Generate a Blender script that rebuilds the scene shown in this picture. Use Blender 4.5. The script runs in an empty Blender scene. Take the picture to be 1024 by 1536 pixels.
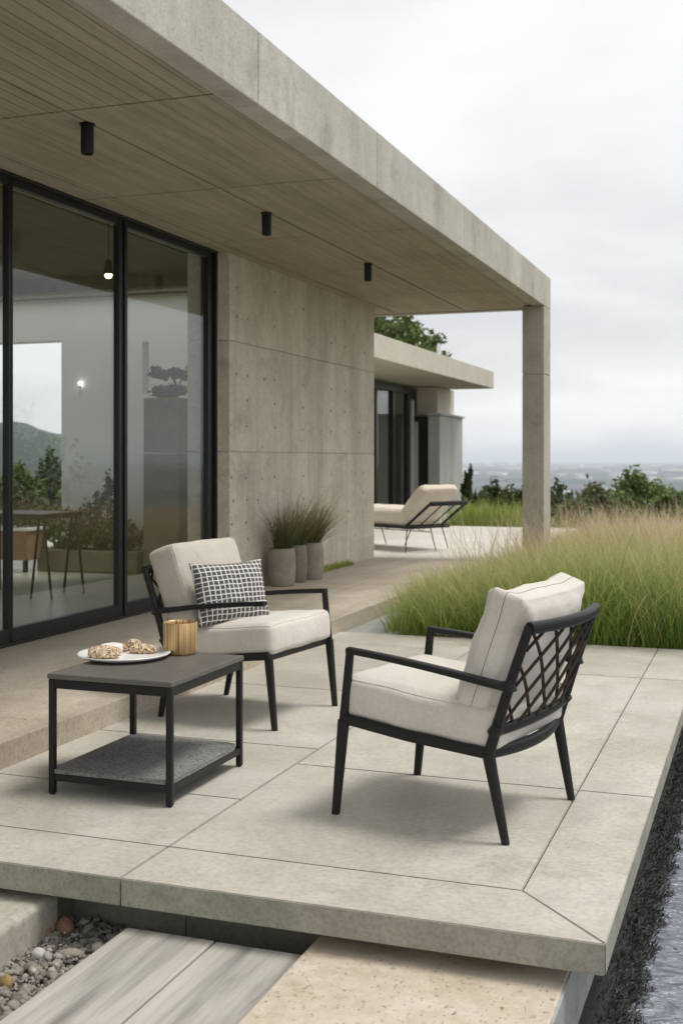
import bpy, bmesh, math, random
import numpy as np
from mathutils import Vector, Matrix, noise, Euler
R = math.radians
random.seed(7); rng = np.random.default_rng(7)
S = bpy.context.scene; COL = S.collection

# ------------------------------------------------------------------ helpers
def tag(o, label=None, cat=None, group=None, kind=None):
    if label: o['label'] = label
    if cat: o['category'] = cat
    if group: o['group'] = group
    if kind: o['kind'] = kind
    return o
def empty(name, loc=(0,0,0), rz=0, label=None, cat=None, group=None):
    o = bpy.data.objects.new(name, None); COL.objects.link(o)
    o.location = loc; o.rotation_euler = (0,0,rz); o.empty_display_size = .1
    return tag(o, label, cat, group)
def obj(name, bm, m, parent=None, smooth=False, angle=None):
    me = bpy.data.meshes.new(name)
    bmesh.ops.recalc_face_normals(bm, faces=bm.faces[:])
    bm.to_mesh(me); bm.free()
    for mm in (m if isinstance(m, (list, tuple)) else [m]): me.materials.append(mm)
    if smooth: me.polygons.foreach_set('use_smooth', [True]*len(me.polygons))
    if smooth and angle: me.set_sharp_from_angle(angle=R(angle))
    o = bpy.data.objects.new(name, me); COL.objects.link(o)
    if parent: o.parent = parent
    return o
def BM(): return bmesh.new()
def box(bm, x0, x1, y0, y1, z0, z1, bev=0, seg=2, mi=0, mat=None):
    b = bmesh.new()
    bmesh.ops.create_cube(b, size=1)
    for v in b.verts:
        v.co = Vector(((x0+x1)/2+v.co.x*(x1-x0), (y0+y1)/2+v.co.y*(y1-y0), (z0+z1)/2+v.co.z*(z1-z0)))
    if bev: bmesh.ops.bevel(b, geom=b.edges[:], offset=bev, segments=seg, affect='EDGES', profile=.5)
    merge(bm, b, mi, mat)
def merge(bm, b, mi=0, mat=None):
    vs = [bm.verts.new(mat @ v.co if mat else v.co) for v in b.verts]
    b.verts.index_update()
    for f in b.faces:
        try:
            nf = bm.faces.new([vs[v.index] for v in f.verts]); nf.material_index = mi if mi else f.material_index; nf.smooth = f.smooth
        except ValueError: pass
    b.free()
def prism(bm, pts, z0, z1, bev=0):
    b = bmesh.new()
    lo = [b.verts.new((x,y,z0)) for x,y in pts]; hi = [b.verts.new((x,y,z1)) for x,y in pts]
    b.faces.new(lo[::-1]); b.faces.new(hi); n = len(pts)
    for i in range(n): b.faces.new((lo[i], lo[(i+1)%n], hi[(i+1)%n], hi[i]))
    bmesh.ops.recalc_face_normals(b, faces=b.faces[:])
    if bev: bmesh.ops.bevel(b, geom=b.edges[:], offset=bev, segments=2, affect='EDGES')
    merge(bm, b)
def sweep(bm, pts, rad, n=10, closed=False, up=(0,0,1), shape=2.0, smooth_pts=0):
    """sweep a (super)ellipse section (ra: sideways, rb: along up) along pts; rad = (ra,rb) or list of these"""
    P = [Vector(p) for p in pts]
    for _ in range(smooth_pts):
        Q = [P[0]]
        for i in range(len(P)-1): Q += [P[i]*.75+P[i+1]*.25, P[i]*.25+P[i+1]*.75]
        Q.append(P[-1]); P = Q
    m = len(P); rings = []
    def rd(i):
        if isinstance(rad, list):
            t = i/(m-1)*(len(rad)-1); k = min(int(t), len(rad)-2); f = t-k
            a, b_ = rad[k], rad[k+1]
            return (a[0]*(1-f)+b_[0]*f, a[1]*(1-f)+b_[1]*f)
        return rad if isinstance(rad, tuple) else (rad, rad)
    for i, p in enumerate(P):
        if closed: T = P[(i+1)%m]-P[i-1]
        else: T = P[min(i+1,m-1)]-P[max(i-1,0)]
        T.normalize(); U = Vector(up); s = T.cross(U)
        if s.length < .05: s = T.cross(Vector((1,0,.01)))
        s.normalize(); u = s.cross(T).normalized()
        ra, rb = rd(i); ring = []
        for k in range(n):
            a = 2*math.pi*(k+.5)/n; c, d = math.cos(a), math.sin(a)
            e = 2/shape
            ring.append(bm.verts.new(p + s*ra*math.copysign(abs(c)**e, c) + u*rb*math.copysign(abs(d)**e, d)))
        rings.append(ring)
    rr = rings + ([rings[0]] if closed else [])
    for a, b_ in zip(rr, rr[1:]):
        for k in range(n): bm.faces.new((a[k], a[(k+1)%n], b_[(k+1)%n], b_[k]))
    if not closed: bm.faces.new(rings[0]); bm.faces.new(rings[-1][::-1])
def lathe(bm, prof, n=40, c=(0,0,0)):
    rings = []
    for r, z in prof:
        rings.append([bm.verts.new((c[0]+r*math.cos(2*math.pi*k/n), c[1]+r*math.sin(2*math.pi*k/n), c[2]+z)) for k in range(n)])
    for a, b_ in zip(rings, rings[1:]):
        for k in range(n): bm.faces.new((a[k], a[(k+1)%n], b_[(k+1)%n], b_[k]))
    bm.faces.new(rings[0][::-1]); bm.faces.new(rings[-1])
def npmesh(name, V, F, m, parent=None, uv=None, smooth=False):
    """V (n,3), F (k,4) numpy quads, uv per vertex (n,2)"""
    me = bpy.data.meshes.new(name); V = np.asarray(V, np.float32); F = np.asarray(F, np.int32); q = F.shape[1]
    me.vertices.add(len(V)); me.vertices.foreach_set('co', V.ravel())
    me.loops.add(F.size); me.loops.foreach_set('vertex_index', F.ravel())
    me.polygons.add(len(F)); me.polygons.foreach_set('loop_start', np.arange(0, F.size, q, dtype=np.int32))
    if smooth: me.polygons.foreach_set('use_smooth', np.ones(len(F), bool))
    if uv is not None:
        l = me.uv_layers.new(name='UVMap'); l.data.foreach_set('uv', np.asarray(uv, np.float32)[F.ravel()].ravel())
    me.update(calc_edges=True); me.validate(); me.materials.append(m)
    o = bpy.data.objects.new(name, me); COL.objects.link(o)
    if parent: o.parent = parent
    return o

# ------------------------------------------------------------------ materials
class N:
    def __init__(s, name):
        s.m = bpy.data.materials.new(name); s.m.use_nodes = True
        s.t = s.m.node_tree; s.n = s.t.nodes; s.l = s.t.links
        s.b = s.n['Principled BSDF']; s.out = s.n['Material Output']; s.tc = s.n.new('ShaderNodeTexCoord')
    def set(s, sock, v):
        if isinstance(v, bpy.types.NodeSocket): s.l.new(v, sock)
        elif isinstance(v, (tuple, list)) and len(v) == 3 and sock.type == 'RGBA': sock.default_value = (*v, 1)
        else: sock.default_value = v
    def map(s, scale=(1,1,1), src=None, rot=(0,0,0), loc=(0,0,0)):
        n = s.n.new('ShaderNodeMapping'); s.l.new(src or s.tc.outputs['Object'], n.inputs[0])
        n.inputs['Scale'].default_value = scale; n.inputs['Rotation'].default_value = rot; n.inputs['Location'].default_value = loc
        return n.outputs[0]
    def noise(s, scale, detail=6, rough=.6, vec=None, dist=0):
        n = s.n.new('ShaderNodeTexNoise'); n.inputs['Scale'].default_value = scale; n.inputs['Detail'].default_value = detail
        n.inputs['Roughness'].default_value = rough; n.inputs['Distortion'].default_value = dist
        s.l.new(vec or s.tc.outputs['Object'], n.inputs['Vector']); return n.outputs['Fac']
    def vor(s, scale, vec=None, out='Distance', feature='F1'):
        n = s.n.new('ShaderNodeTexVoronoi'); n.feature = feature; n.inputs['Scale'].default_value = scale
        s.l.new(vec or s.tc.outputs['Object'], n.inputs['Vector']); return n.outputs[out]
    def ramp(s, f, stops):
        n = s.n.new('ShaderNodeValToRGB'); s.l.new(f, n.inputs[0]); e = n.color_ramp.elements
        while len(e) < len(stops): e.new(.5)
        for k, (p, c) in enumerate(stops):
            e[k].position = p; e[k].color = (c, c, c, 1) if isinstance(c, (int, float)) else (*c, 1)
        return n.outputs[0]
    def mix(s, f, a, b, mode='MIX'):
        n = s.n.new('ShaderNodeMix'); n.data_type = 'RGBA'; n.blend_type = mode
        s.set(n.inputs[0], f); s.set(n.inputs[6], a); s.set(n.inputs[7], b); return n.outputs[2]
    def math(s, op, a, b=0):
        n = s.n.new('ShaderNodeMath'); n.operation = op; s.set(n.inputs[0], a); s.set(n.inputs[1], b); return n.outputs[0]
    def bump(s, h, strength=.3, dist=.01, prev=None):
        n = s.n.new('ShaderNodeBump'); n.inputs['Strength'].default_value = strength; n.inputs['Distance'].default_value = dist
        s.l.new(h, n.inputs['Height'])
        if prev: s.l.new(prev, n.inputs['Normal'])
        return n.outputs[0]
    def fin(s, col=None, rough=None, normal=None, **kw):
        if col is not None: s.set(s.b.inputs['Base Color'], col)
        if rough is not None: s.set(s.b.inputs['Roughness'], rough)
        if normal is not None: s.l.new(normal, s.b.inputs['Normal'])
        for k, v in kw.items(): s.set(s.b.inputs[k.replace('_', ' ')], v)
        return s.m

def concrete(name, a, b, streak=.35, fine=60, big=1.1, streak_dir='z', rough=(.6,.85), pits=.5, bstr=.25, stain=(.16,.15,.12), stain_amt=.35, tint=None, strips=0):
    k = N(name)
    big_n = k.noise(big, 8, .62, dist=.4)
    col = k.ramp(big_n, [(.3, a), (.7, b)])
    sc = {'z': (3.2, 3.2, .5), 'y': (4, .5, 4), 'x': (.5, 4, 4)}[streak_dir]
    st = k.noise(1.0, 6, .6, vec=k.map(sc))
    col = k.mix(streak, col, k.ramp(st, [(.32, .55), (.62, 1.0)]), 'MULTIPLY')
    st2 = k.noise(2.3, 10, .7, dist=.6)
    col = k.mix(k.math('MULTIPLY', k.ramp(st2, [(.52, 0.), (.72, 1.)]), stain_amt), col, stain)
    fn = k.noise(fine, 6, .7)
    col = k.mix(.75, col, k.ramp(fn, [(.34, .66), (.5, .96), (.68, 1.10)]), 'MULTIPLY')
    mn = k.noise(13, 10, .75, dist=.3); col = k.mix(.8, col, k.ramp(mn, [(.3, .80), (.5, .97), (.7, 1.06)]), 'MULTIPLY')
    if name in ('patio_porcelain', 'terrace_stone', 'board_concrete', 'sunlit_terrace'):      # every cast slab has its own tone
        ge = k.n.new('ShaderNodeNewGeometry'); col = k.mix(1., col, k.ramp(ge.outputs['Random Per Island'], [(0., (.93,.925,.91)), (.5, (1.,.99,.97)), (1., (1.03,1.03,1.03))]), 'MULTIPLY')
    if strips:
        sy = k.n.new('ShaderNodeSeparateXYZ'); k.l.new(k.tc.outputs['Object'], sy.inputs[0])
        wn_ = k.n.new('ShaderNodeTexWhiteNoise'); wn_.noise_dimensions = '2D'; cb_ = k.n.new('ShaderNodeCombineXYZ')
        k.l.new(k.math('FLOOR', k.math('MULTIPLY', sy.outputs[1], 1/strips)), cb_.inputs[0]); k.l.new(k.math('FLOOR', k.math('MULTIPLY', k.math('ADD', sy.outputs[2], -.37), 1/.95)), cb_.inputs[1]); k.l.new(cb_.outputs[0], wn_.inputs[0])
        col = k.mix(1., col, k.ramp(wn_.outputs['Value'], [(0., .88), (1., 1.04)]), 'MULTIPLY')
    if tint: col = k.mix(k.ramp(k.noise(.6, 3), [(.4, 0.), (.65, .5)]), col, tint)
    pit = k.ramp(k.vor(fine*.9), [(.0, 0.), (.13, 1.)])
    pm = k.ramp(k.noise(9, 3), [(.55, 0.), (.7, pits)])
    col = k.mix(pm, col, k.mix(1., col, pit, 'MULTIPLY'))
    h = k.math('ADD', k.math('MULTIPLY', fn, .6), k.math('MULTIPLY', st, .5))
    return k.fin(col, k.ramp(big_n, [(.3, rough[0]), (.7, rough[1])]), k.bump(h, bstr, .006), Specular_IOR_Level=.35)

M = {}
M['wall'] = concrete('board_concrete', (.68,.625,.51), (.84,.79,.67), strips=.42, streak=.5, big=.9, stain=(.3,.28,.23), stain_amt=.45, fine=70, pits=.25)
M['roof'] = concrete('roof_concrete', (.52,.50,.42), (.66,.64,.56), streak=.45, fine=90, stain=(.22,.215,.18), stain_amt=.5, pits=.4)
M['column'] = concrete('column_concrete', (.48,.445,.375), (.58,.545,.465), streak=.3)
M['far'] = concrete('pale_render', (.62,.575,.48), (.71,.665,.565), streak=.2, stain_amt=.12)
M['cool'] = concrete('cool_render', (.46,.47,.44), (.56,.57,.53), streak=.4, stain_amt=.1)
M['patio'] = concrete('patio_porcelain', (.45,.42,.355), (.65,.625,.56), streak=.18, big=1.5, fine=50, rough=(.42,.72), pits=.15, bstr=.1, stain=(.33,.295,.235), stain_amt=.7, tint=(.50,.475,.42))
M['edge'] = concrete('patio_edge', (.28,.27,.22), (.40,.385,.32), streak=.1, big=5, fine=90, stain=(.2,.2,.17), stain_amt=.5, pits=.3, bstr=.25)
M['terrace'] = concrete('terrace_stone', (.47,.395,.31), (.66,.59,.49), streak=.4, streak_dir='y', big=1.3, fine=45, rough=(.45,.7), pits=.1, bstr=.08, stain=(.33,.27,.20), stain_amt=.5)
M['plinth'] = concrete('plinth_concrete', (.20,.19,.15), (.30,.285,.23), streak=.3, stain_amt=.4)
M['kerb'] = concrete('kerb_concrete', (.37,.38,.37), (.47,.47,.45), streak=.5)
M['slabc'] = concrete('step_concrete', (.42,.40,.33), (.53,.51,.43), streak=.1, big=3, fine=35, bstr=.3, stain_amt=.3)
def soffit_mat():
    k = N('board_marked_soffit')
    v = k.map((9, .5, 1))
    bn = k.noise(2.2, 8, .6, vec=v)
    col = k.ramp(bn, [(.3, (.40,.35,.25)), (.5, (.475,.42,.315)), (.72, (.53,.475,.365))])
    col = k.mix(.4, col, k.ramp(k.noise(1.2, 6), [(.3, .6), (.7, 1.05)]), 'MULTIPLY')
    f = k.noise(8, 6, .7, vec=k.map((16, .8, 1)))
    col = k.mix(.45, col, k.ramp(f, [(.3, .62), (.6, 1.05)]), 'MULTIPLY')
    w = k.n.new('ShaderNodeTexWave'); w.wave_type = 'BANDS'; w.bands_direction = 'X'; w.inputs['Scale'].default_value = 3.6
    w.inputs['Distortion'].default_value = .0; k.l.new(k.tc.outputs['Object'], w.inputs[0])
    groove = k.ramp(w.outputs['Fac'], [(.0, 0.), (.03, 1.)])
    sx = k.n.new('ShaderNodeSeparateXYZ'); k.l.new(k.tc.outputs['Object'], sx.inputs[0])
    bid = k.math('FLOOR', k.math('MULTIPLY', sx.outputs[0], 20*3.6/(2*math.pi)), 0.)
    wn_ = k.n.new('ShaderNodeTexWhiteNoise'); wn_.noise_dimensions = '1D'; k.l.new(bid, wn_.inputs['W'])
    col = k.mix(.5, col, k.ramp(wn_.outputs['Value'], [(0., .88), (1., 1.04)]), 'MULTIPLY')
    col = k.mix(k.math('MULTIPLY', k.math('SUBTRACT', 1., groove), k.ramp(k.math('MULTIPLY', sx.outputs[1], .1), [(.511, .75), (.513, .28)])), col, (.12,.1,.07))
    h = k.math('ADD', k.math('MULTIPLY', f, .3), groove)
    return k.fin(col, .75, k.bump(h, .35, .004), Specular_IOR_Level=.25)
M['soffit'] = soffit_mat()
def metal(name, c, rough=.45):
    k = N(name); f = k.noise(220, 3); return k.fin(k.mix(.25, c, k.ramp(k.noise(6,4), [(.3,.7),(.7,1.2)]), 'MULTIPLY'), rough, k.bump(f, .12, .0006), Specular_IOR_Level=.32)
M['black'] = metal('matte_black_metal', (.012,.012,.013), .45)
M['frame'] = metal('window_frame_metal', (.018,.018,.019), .35)
M['dark'] = N('dark_joint').fin((.07,.065,.055), .9)
M['hole'] = N('tie_hole_plug').fin((.17,.16,.135), .9)
def table_top():
    k = N('grey_tabletop'); f = k.noise(90, 4)
    return k.fin(k.mix(.35, (.125,.115,.105), k.ramp(k.noise(4,6), [(.3,.75),(.7,1.2)]), 'MULTIPLY'), k.ramp(k.noise(10,4),[(.3,.42),(.7,.58)]), k.bump(f,.08,.001))
M['ttop'] = table_top()
def woven_shelf():
    k = N('grey_woven_shelf'); v = k.map((1,1,1))
    w = k.noise(260, 2, vec=k.map((1,.25,1))); w2 = k.noise(260, 2, vec=k.map((.25,1,1)))
    f = k.math('MAXIMUM', w, w2)
    c = k.ramp(f, [(.4, (.06,.06,.058)), (.72, (.34,.33,.31))])
    c = k.mix(.5, c, k.ramp(k.noise(7,5,dist=1), [(.3,.6),(.7,1.3)]), 'MULTIPLY')
    return k.fin(c, .9, k.bump(f, .6, .002))
M['shelf'] = woven_shelf()
def linen(name, a, b):
    k = N(name)
    c = k.ramp(k.noise(5, 6, .6), [(.3, a), (.7, b)])
    w = k.math('ADD', k.noise(420, 2, vec=k.map((1,.18,.18))), k.noise(420, 2, vec=k.map((.18,1,.3))))
    c = k.mix(.25, c, k.ramp(k.math('MULTIPLY', w, .5), [(.35,.6),(.62,1.1)]), 'MULTIPLY')
    h = k.math('ADD', k.math('MULTIPLY', w, .25), k.math('MULTIPLY', k.noise(6, 4, .55, dist=.9), 1.8))
    return k.fin(c, .92, k.bump(h, .6, .009), Sheen_Weight=.25, Sheen_Roughness=.5, Specular_IOR_Level=.15)
M['linen'] = linen('oatmeal_linen', (.63,.585,.51), (.72,.68,.61))
M['linen2'] = linen('greige_linen', (.52,.475,.405), (.61,.565,.49))
M['cream'] = linen('cream_canvas', (.76,.67,.54), (.85,.77,.65))
M['piping'] = linen('linen_piping', (.62,.58,.5), (.68,.64,.56))
M['seam'] = N('stitched_seam').fin((.25,.21,.17), .9)
M['cord'] = metal('dark_brown_cord', (.03,.018,.011), .6)
def grid_fabric():
    k = N('black_white_grid_fabric')
    d = k.n.new('ShaderNodeTexNoise'); d.inputs['Scale'].default_value = 14; k.l.new(k.tc.outputs['Object'], d.inputs['Vector'])
    a = k.n.new('ShaderNodeVectorMath'); a.operation = 'MULTIPLY_ADD'; k.l.new(d.outputs['Color'], a.inputs[0]); a.inputs[1].default_value = (.010,.010,.010)
    k.l.new(k.tc.outputs['Object'], a.inputs[2])
    s = k.n.new('ShaderNodeSeparateXYZ'); k.l.new(a.outputs[0], s.inputs[0])
    def line(o, p, ph=0):
        fr = k.math('FRACT', k.math('ADD', k.math('MULTIPLY', o, 1/p), 100.5+ph))
        return k.math('ABSOLUTE', k.math('SUBTRACT', fr, .5))
    lx, ly = line(s.outputs[0], .0255), line(s.outputs[1], .0235)
    g = k.math('MAXIMUM', lx, ly)
    m = k.ramp(g, [(.375, 0.), (.425, 1.)])
    brk = k.ramp(k.noise(60, 4, .7), [(.33, .35), (.45, 1.)])
    c = k.mix(k.math('MULTIPLY', m, brk), k.ramp(k.noise(150, 2), [(.3,(.045,.042,.045)),(.7,(.15,.145,.15))]), (.76,.74,.70))
    return k.fin(c, .93, k.bump(k.noise(300,2), .3, .002), Specular_IOR_Level=.15)
M['grid'] = grid_fabric()
def glass():
    k = N('window_glass'); gl = k.n.new('ShaderNodeBsdfGlossy'); gl.inputs['Roughness'].default_value = .012
    tr = k.n.new('ShaderNodeBsdfTransparent'); tr.inputs[0].default_value = (.95,.97,.95,1)
    ge = k.n.new('ShaderNodeNewGeometry'); dt = k.n.new('ShaderNodeVectorMath'); dt.operation = 'DOT_PRODUCT'
    k.l.new(ge.outputs['Incoming'], dt.inputs[0]); k.l.new(ge.outputs['Normal'], dt.inputs[1])
    sch = k.math('ADD', k.math('MULTIPLY', k.math('POWER', k.math('SUBTRACT', 1., k.math('ABSOLUTE', dt.outputs['Value'])), 5.), .95), .05)
    mx = k.n.new('ShaderNodeMixShader'); k.l.new(sch, mx.inputs[0])
    k.l.new(tr.outputs[0], mx.inputs[1]); k.l.new(gl.outputs[0], mx.inputs[2]); k.l.new(mx.outputs[0], k.out.inputs[0]); return k.m
M['glass'] = glass()
def gold():
    k = N('hammered_gold'); v = k.n.new('ShaderNodeTexGradient'); v.gradient_type = 'RADIAL'; k.l.new(k.tc.outputs['Object'], v.inputs[0])
    c = k.n.new('ShaderNodeCombineXYZ'); k.l.new(v.outputs['Fac'], c.inputs[0])
    n = k.noise(34, 3, .8, vec=c.outputs[0])
    col = k.ramp(n, [(.3,(.05,.025,.01)), (.44,(.40,.23,.09)), (.58,(.82,.60,.32)), (.72,(.14,.07,.03))])
    return k.fin(col, k.ramp(n, [(.3,.55),(.6,.36)]), k.bump(n, .9, .004), Metallic=.7)
M['gold'] = gold()
M['plate'] = N('speckled_ceramic').fin((.80,.80,.78), .3)
def nutty():
    k = N('crushed_nut_coating'); v = k.vor(190, out='Color'); sp = k.n.new('ShaderNodeSeparateColor'); k.l.new(v, sp.inputs[0])
    c = k.ramp(sp.outputs[0], [(.0,(.13,.06,.03)), (.28,(.45,.26,.12)), (.55,(.72,.53,.32)), (.82,(.86,.75,.58))])
    return k.fin(c, .7, k.bump(k.vor(190), .9, .004))
M['nuts'] = nutty()
M['cake'] = N('white_cream_cake').fin((.88,.85,.80), .6)
def leafmat(name, a, b, c=None, rough=.6, sss=.25):
    k = N(name); uvn = k.n.new('ShaderNodeUVMap'); s = k.n.new('ShaderNodeSeparateXYZ'); k.l.new(uvn.outputs[0], s.inputs[0])
    col = k.ramp(s.outputs[0], [(0., a), (1., b)])
    if c: col = k.mix(k.ramp(s.outputs[1], [(.5, 0.), (1., .9)]), col, c)
    d = k.n.new('ShaderNodeBsdfTranslucent'); k.l.new(col, d.inputs[0]); mx = k.n.new('ShaderNodeMixShader'); mx.inputs[0].default_value = sss
    k.set(k.b.inputs['Base Color'], col); k.b.inputs['Roughness'].default_value = rough; k.b.inputs['Specular IOR Level'].default_value = .3
    k.l.new(k.b.outputs[0], mx.inputs[1]); k.l.new(d.outputs[0], mx.inputs[2]); k.l.new(mx.outputs[0], k.out.inputs[0]); return k.m
M['leaf_dark'] = leafmat('dark_foliage', (.035,.055,.02), (.10,.125,.045))
M['leaf_olive'] = leafmat('olive_foliage', (.10,.12,.055), (.26,.28,.14))
M['leaf_mid'] = leafmat('mid_foliage', (.07,.11,.03), (.23,.29,.10))
M['leaf_bright'] = leafmat('bright_foliage', (.26,.33,.06), (.52,.58,.18))
M['meadow'] = leafmat('meadow_grass', (.10,.21,.025), (.36,.46,.10), (.60,.58,.25), sss=.4)
M['dry'] = leafmat('dry_grass', (.50,.40,.22), (.70,.56,.36), (.82,.66,.48), sss=.4)
M['potgrass'] = leafmat('potted_grass_blades', (.09,.125,.035), (.24,.22,.10), (.46,.37,.22), sss=.3)
M['reflection_fringe'] = leafmat('dark_reflection_blades', (.008,.009,.008), (.11,.112,.10), None, .7, .0)  # near-black blade colour, painted as the dark reflection in the pool
M['bark'] = N('bark').fin((.11,.085,.06), .9)
def soil():
    k = N('dry_soil'); return k.fin(k.ramp(k.noise(12, 8, .7), [(.3,(.07,.055,.035)),(.7,(.20,.16,.10))]), .95, k.bump(k.noise(30,6), .6, .03))
M['soil'] = soil()
def pot():
    k = N('clay_pot'); c = k.ramp(k.noise(7, 8, .65), [(.3,(.26,.225,.19)),(.7,(.41,.37,.32))])
    c = k.mix(.3, c, k.ramp(k.noise(2, 4, vec=k.map((1,1,14))), [(.3,.7),(.7,1.1)]), 'MULTIPLY')
    return k.fin(c, .85, k.bump(k.noise(70,5), .3, .003))
M['pot'] = pot()
def planks():
    k = N('weathered_plank_stone')
    a = k.noise(1., 8, .62, vec=k.map((13, .9, 13)), dist=.35); b = k.noise(1., 6, .7, vec=k.map((55, 2.4, 1)))
    c = k.ramp(a, [(.26,(.17,.16,.145)), (.40,(.33,.315,.285)), (.52,(.45,.43,.385)), (.75,(.53,.505,.455))])
    c = k.mix(.55, c, k.ramp(b, [(.32,.72),(.55,1.05)]), 'MULTIPLY')
    crack = k.ramp(k.noise(1., 4, .5, vec=k.map((24, .55, 1))), [(.292, 0.), (.305, 1.)])
    c = k.mix(k.math('SUBTRACT', 1., crack), c, (.14,.13,.12))
    return k.fin(c, .7, k.bump(k.math('ADD', k.math('MULTIPLY', b, .4), crack), .35, .004))
M['planks'] = planks()
def travertine():
    k = N('beige_travertine')
    c = k.ramp(k.noise(4, 8, .65, dist=.5), [(.3,(.43,.365,.27)),(.5,(.55,.48,.38)),(.7,(.62,.565,.475))])
    v = k.noise(75, 8, .75, vec=k.map((1,.6,1))); p = k.ramp(v, [(.36,0.),(.42,1.)]); c = k.mix(.5, c, k.ramp(k.noise(22,8,.7), [(.3,.7),(.65,1.1)]), 'MULTIPLY')
    c = k.mix(k.math('SUBTRACT',1.,p), c, (.27,.19,.11))
    return k.fin(c, .75, k.bump(k.math('ADD',p,k.math('MULTIPLY',k.noise(90,5),.3)), .5, .004))
M['trav'] = travertine()
def stonemat(name):
    k = N(name); uvn = k.n.new('ShaderNodeUVMap'); s = k.n.new('ShaderNodeSeparateXYZ'); k.l.new(uvn.outputs[0], s.inputs[0])
    c = k.ramp(s.outputs[0], [(0.,(.10,.095,.085)),(.35,(.22,.20,.17)),(.6,(.33,.305,.26)),(.85,(.26,.235,.20)),(1.,(.50,.49,.46))])
    c = k.mix(.5, c, k.ramp(k.noise(60,6,.7), [(.3,.5),(.7,1.2)]), 'MULTIPLY')
    return k.fin(c, .85, k.bump(k.noise(120,5), .5, .003))
M['stones'] = stonemat('mixed_gravel')
def onestone(name, a, b):
    k = N(name); return k.fin(k.ramp(k.noise(28, 8, .7), [(.3,a),(.7,b)]), .85, k.bump(k.noise(60,5), .6, .004))
M['rust'] = onestone('rust_brown_stone', (.15,.075,.045), (.33,.19,.125)); M['ochre'] = onestone('ochre_stone', (.22,.14,.05), (.42,.28,.12))
M['white'] = onestone('pale_stone', (.40,.38,.35), (.62,.60,.56))
def water():
    k = N('rippled_water'); v = k.map((1., 3.0, 1.), rot=(0,0,R(8)))
    h = k.math('ADD', k.noise(5.5, 3, .5, vec=v, dist=1.2), k.math('MULTIPLY', k.noise(16, 2, .5, vec=v, dist=.8), .22))
    return k.fin((.27,.295,.34), .04, k.bump(h, 1., .07), Specular_IOR_Level=.8, IOR=1.33)
M['water'] = water()
def landmat():
    k = N('hill_ground'); g = k.ramp(k.noise(.01, 10, .6), [(.35,(.05,.062,.03)),(.65,(.13,.14,.065))]); return k.fin(g, .95)
M['land'] = landmat()
def plainmat():
    k = N('distant_plain'); c = k.ramp(k.noise(.0006, 12, .62, vec=k.map((1,1,1))), [(.35,(.05,.085,.08)),(.5,(.10,.125,.13)),(.62,(.20,.18,.18)),(.75,(.30,.29,.28))])
    return k.fin(c, .95)
M['plain'] = plainmat()
M['town'] = N('white_render_far').fin((.75,.73,.7), .8)
M['intwall'] = N('pale_plaster'); _k = M['intwall']; M['intwall'] = _k.fin(_k.ramp(_k.noise(1.5,6), [(.3,(.78,.79,.75)),(.7,(.84,.85,.81))]), .85)
M['intceil'] = N('brown_ceiling'); _k = M['intceil']; M['intceil'] = _k.fin(_k.ramp(_k.noise(2,6,vec=_k.map((8,.5,1))), [(.3,(.15,.13,.095)),(.7,(.22,.19,.14))]), .8)
M['intfloor'] = N('indoor_floor'); _k = M['intfloor']; M['intfloor'] = _k.fin(_k.ramp(_k.noise(1.2,6), [(.3,(.34,.33,.28)),(.7,(.44,.43,.37))]), .35)
M['terra'] = onestone('terracotta', (.28,.15,.09), (.40,.24,.16))
M['claddark'] = concrete('dark_cladding', (.24,.20,.13), (.33,.28,.2), streak=.4, streak_dir='x')
def emis(name, c, s):
    k = N(name); return k.fin((0,0,0), .5, Emission_Color=(*c,1), Emission_Strength=s)
M['bulb'] = emis('warm_bulb', (1,.72,.35), 9); M['spot'] = emis('white_led', (1,.97,.9), 8)
M['curtain'] = N('grey_curtain').fin((.42,.42,.41), .9)

# ------------------------------------------------------------------ foliage helpers
def blades(name, P, H, W, m, parent=None, lean=.35, curl=.6, seg=4, dirs=None, u=None, tbase=0.):
    """P (n,3) roots, H (n) lengths, W width"""
    n = len(P); a = rng.uniform(0, 2*np.pi, n) if dirs is None else dirs
    D = np.stack([np.cos(a), np.sin(a), np.zeros(n)], 1); L = np.abs(rng.normal(lean, lean*.5, n)); C = rng.uniform(.2, 1, n)*curl
    fa = rng.uniform(0, np.pi, n); Sd = np.stack([np.cos(fa), np.sin(fa), np.zeros(n)], 1)
    u = rng.uniform(0, 1, n) if u is None else u
    V = np.zeros((n, 2*(seg+1), 3)); UV = np.zeros((n, 2*(seg+1), 2)); p = P.astype(float).copy()
    for s in range(seg+1):
        t = s/seg; w = W*(1-t)**.7*.5+.0004
        w = np.asarray(w)*np.ones(n)
        V[:, 2*s] = p - Sd*w[:, None]; V[:, 2*s+1] = p + Sd*w[:, None]
        UV[:, 2*s, 0] = UV[:, 2*s+1, 0] = u; UV[:, 2*s, 1] = UV[:, 2*s+1, 1] = tbase+t*(1-tbase)
        th = np.clip(L+C*(t+.5/seg)**1.5*1.3, 0, 2.2)
        p = p + (D*np.sin(th)[:, None] + np.array([0,0,1.])*np.cos(th)[:, None])*(H/seg)[:, None]
    b = (np.arange(n)*2*(seg+1))[:, None]
    F = np.concatenate([b+np.array([[2*s, 2*s+1, 2*s+3, 2*s+2]]) for s in range(seg)], 1).reshape(-1, 4)
    return npmesh(name, V.reshape(-1, 3), F, m, parent, UV.reshape(-1, 2))
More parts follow.
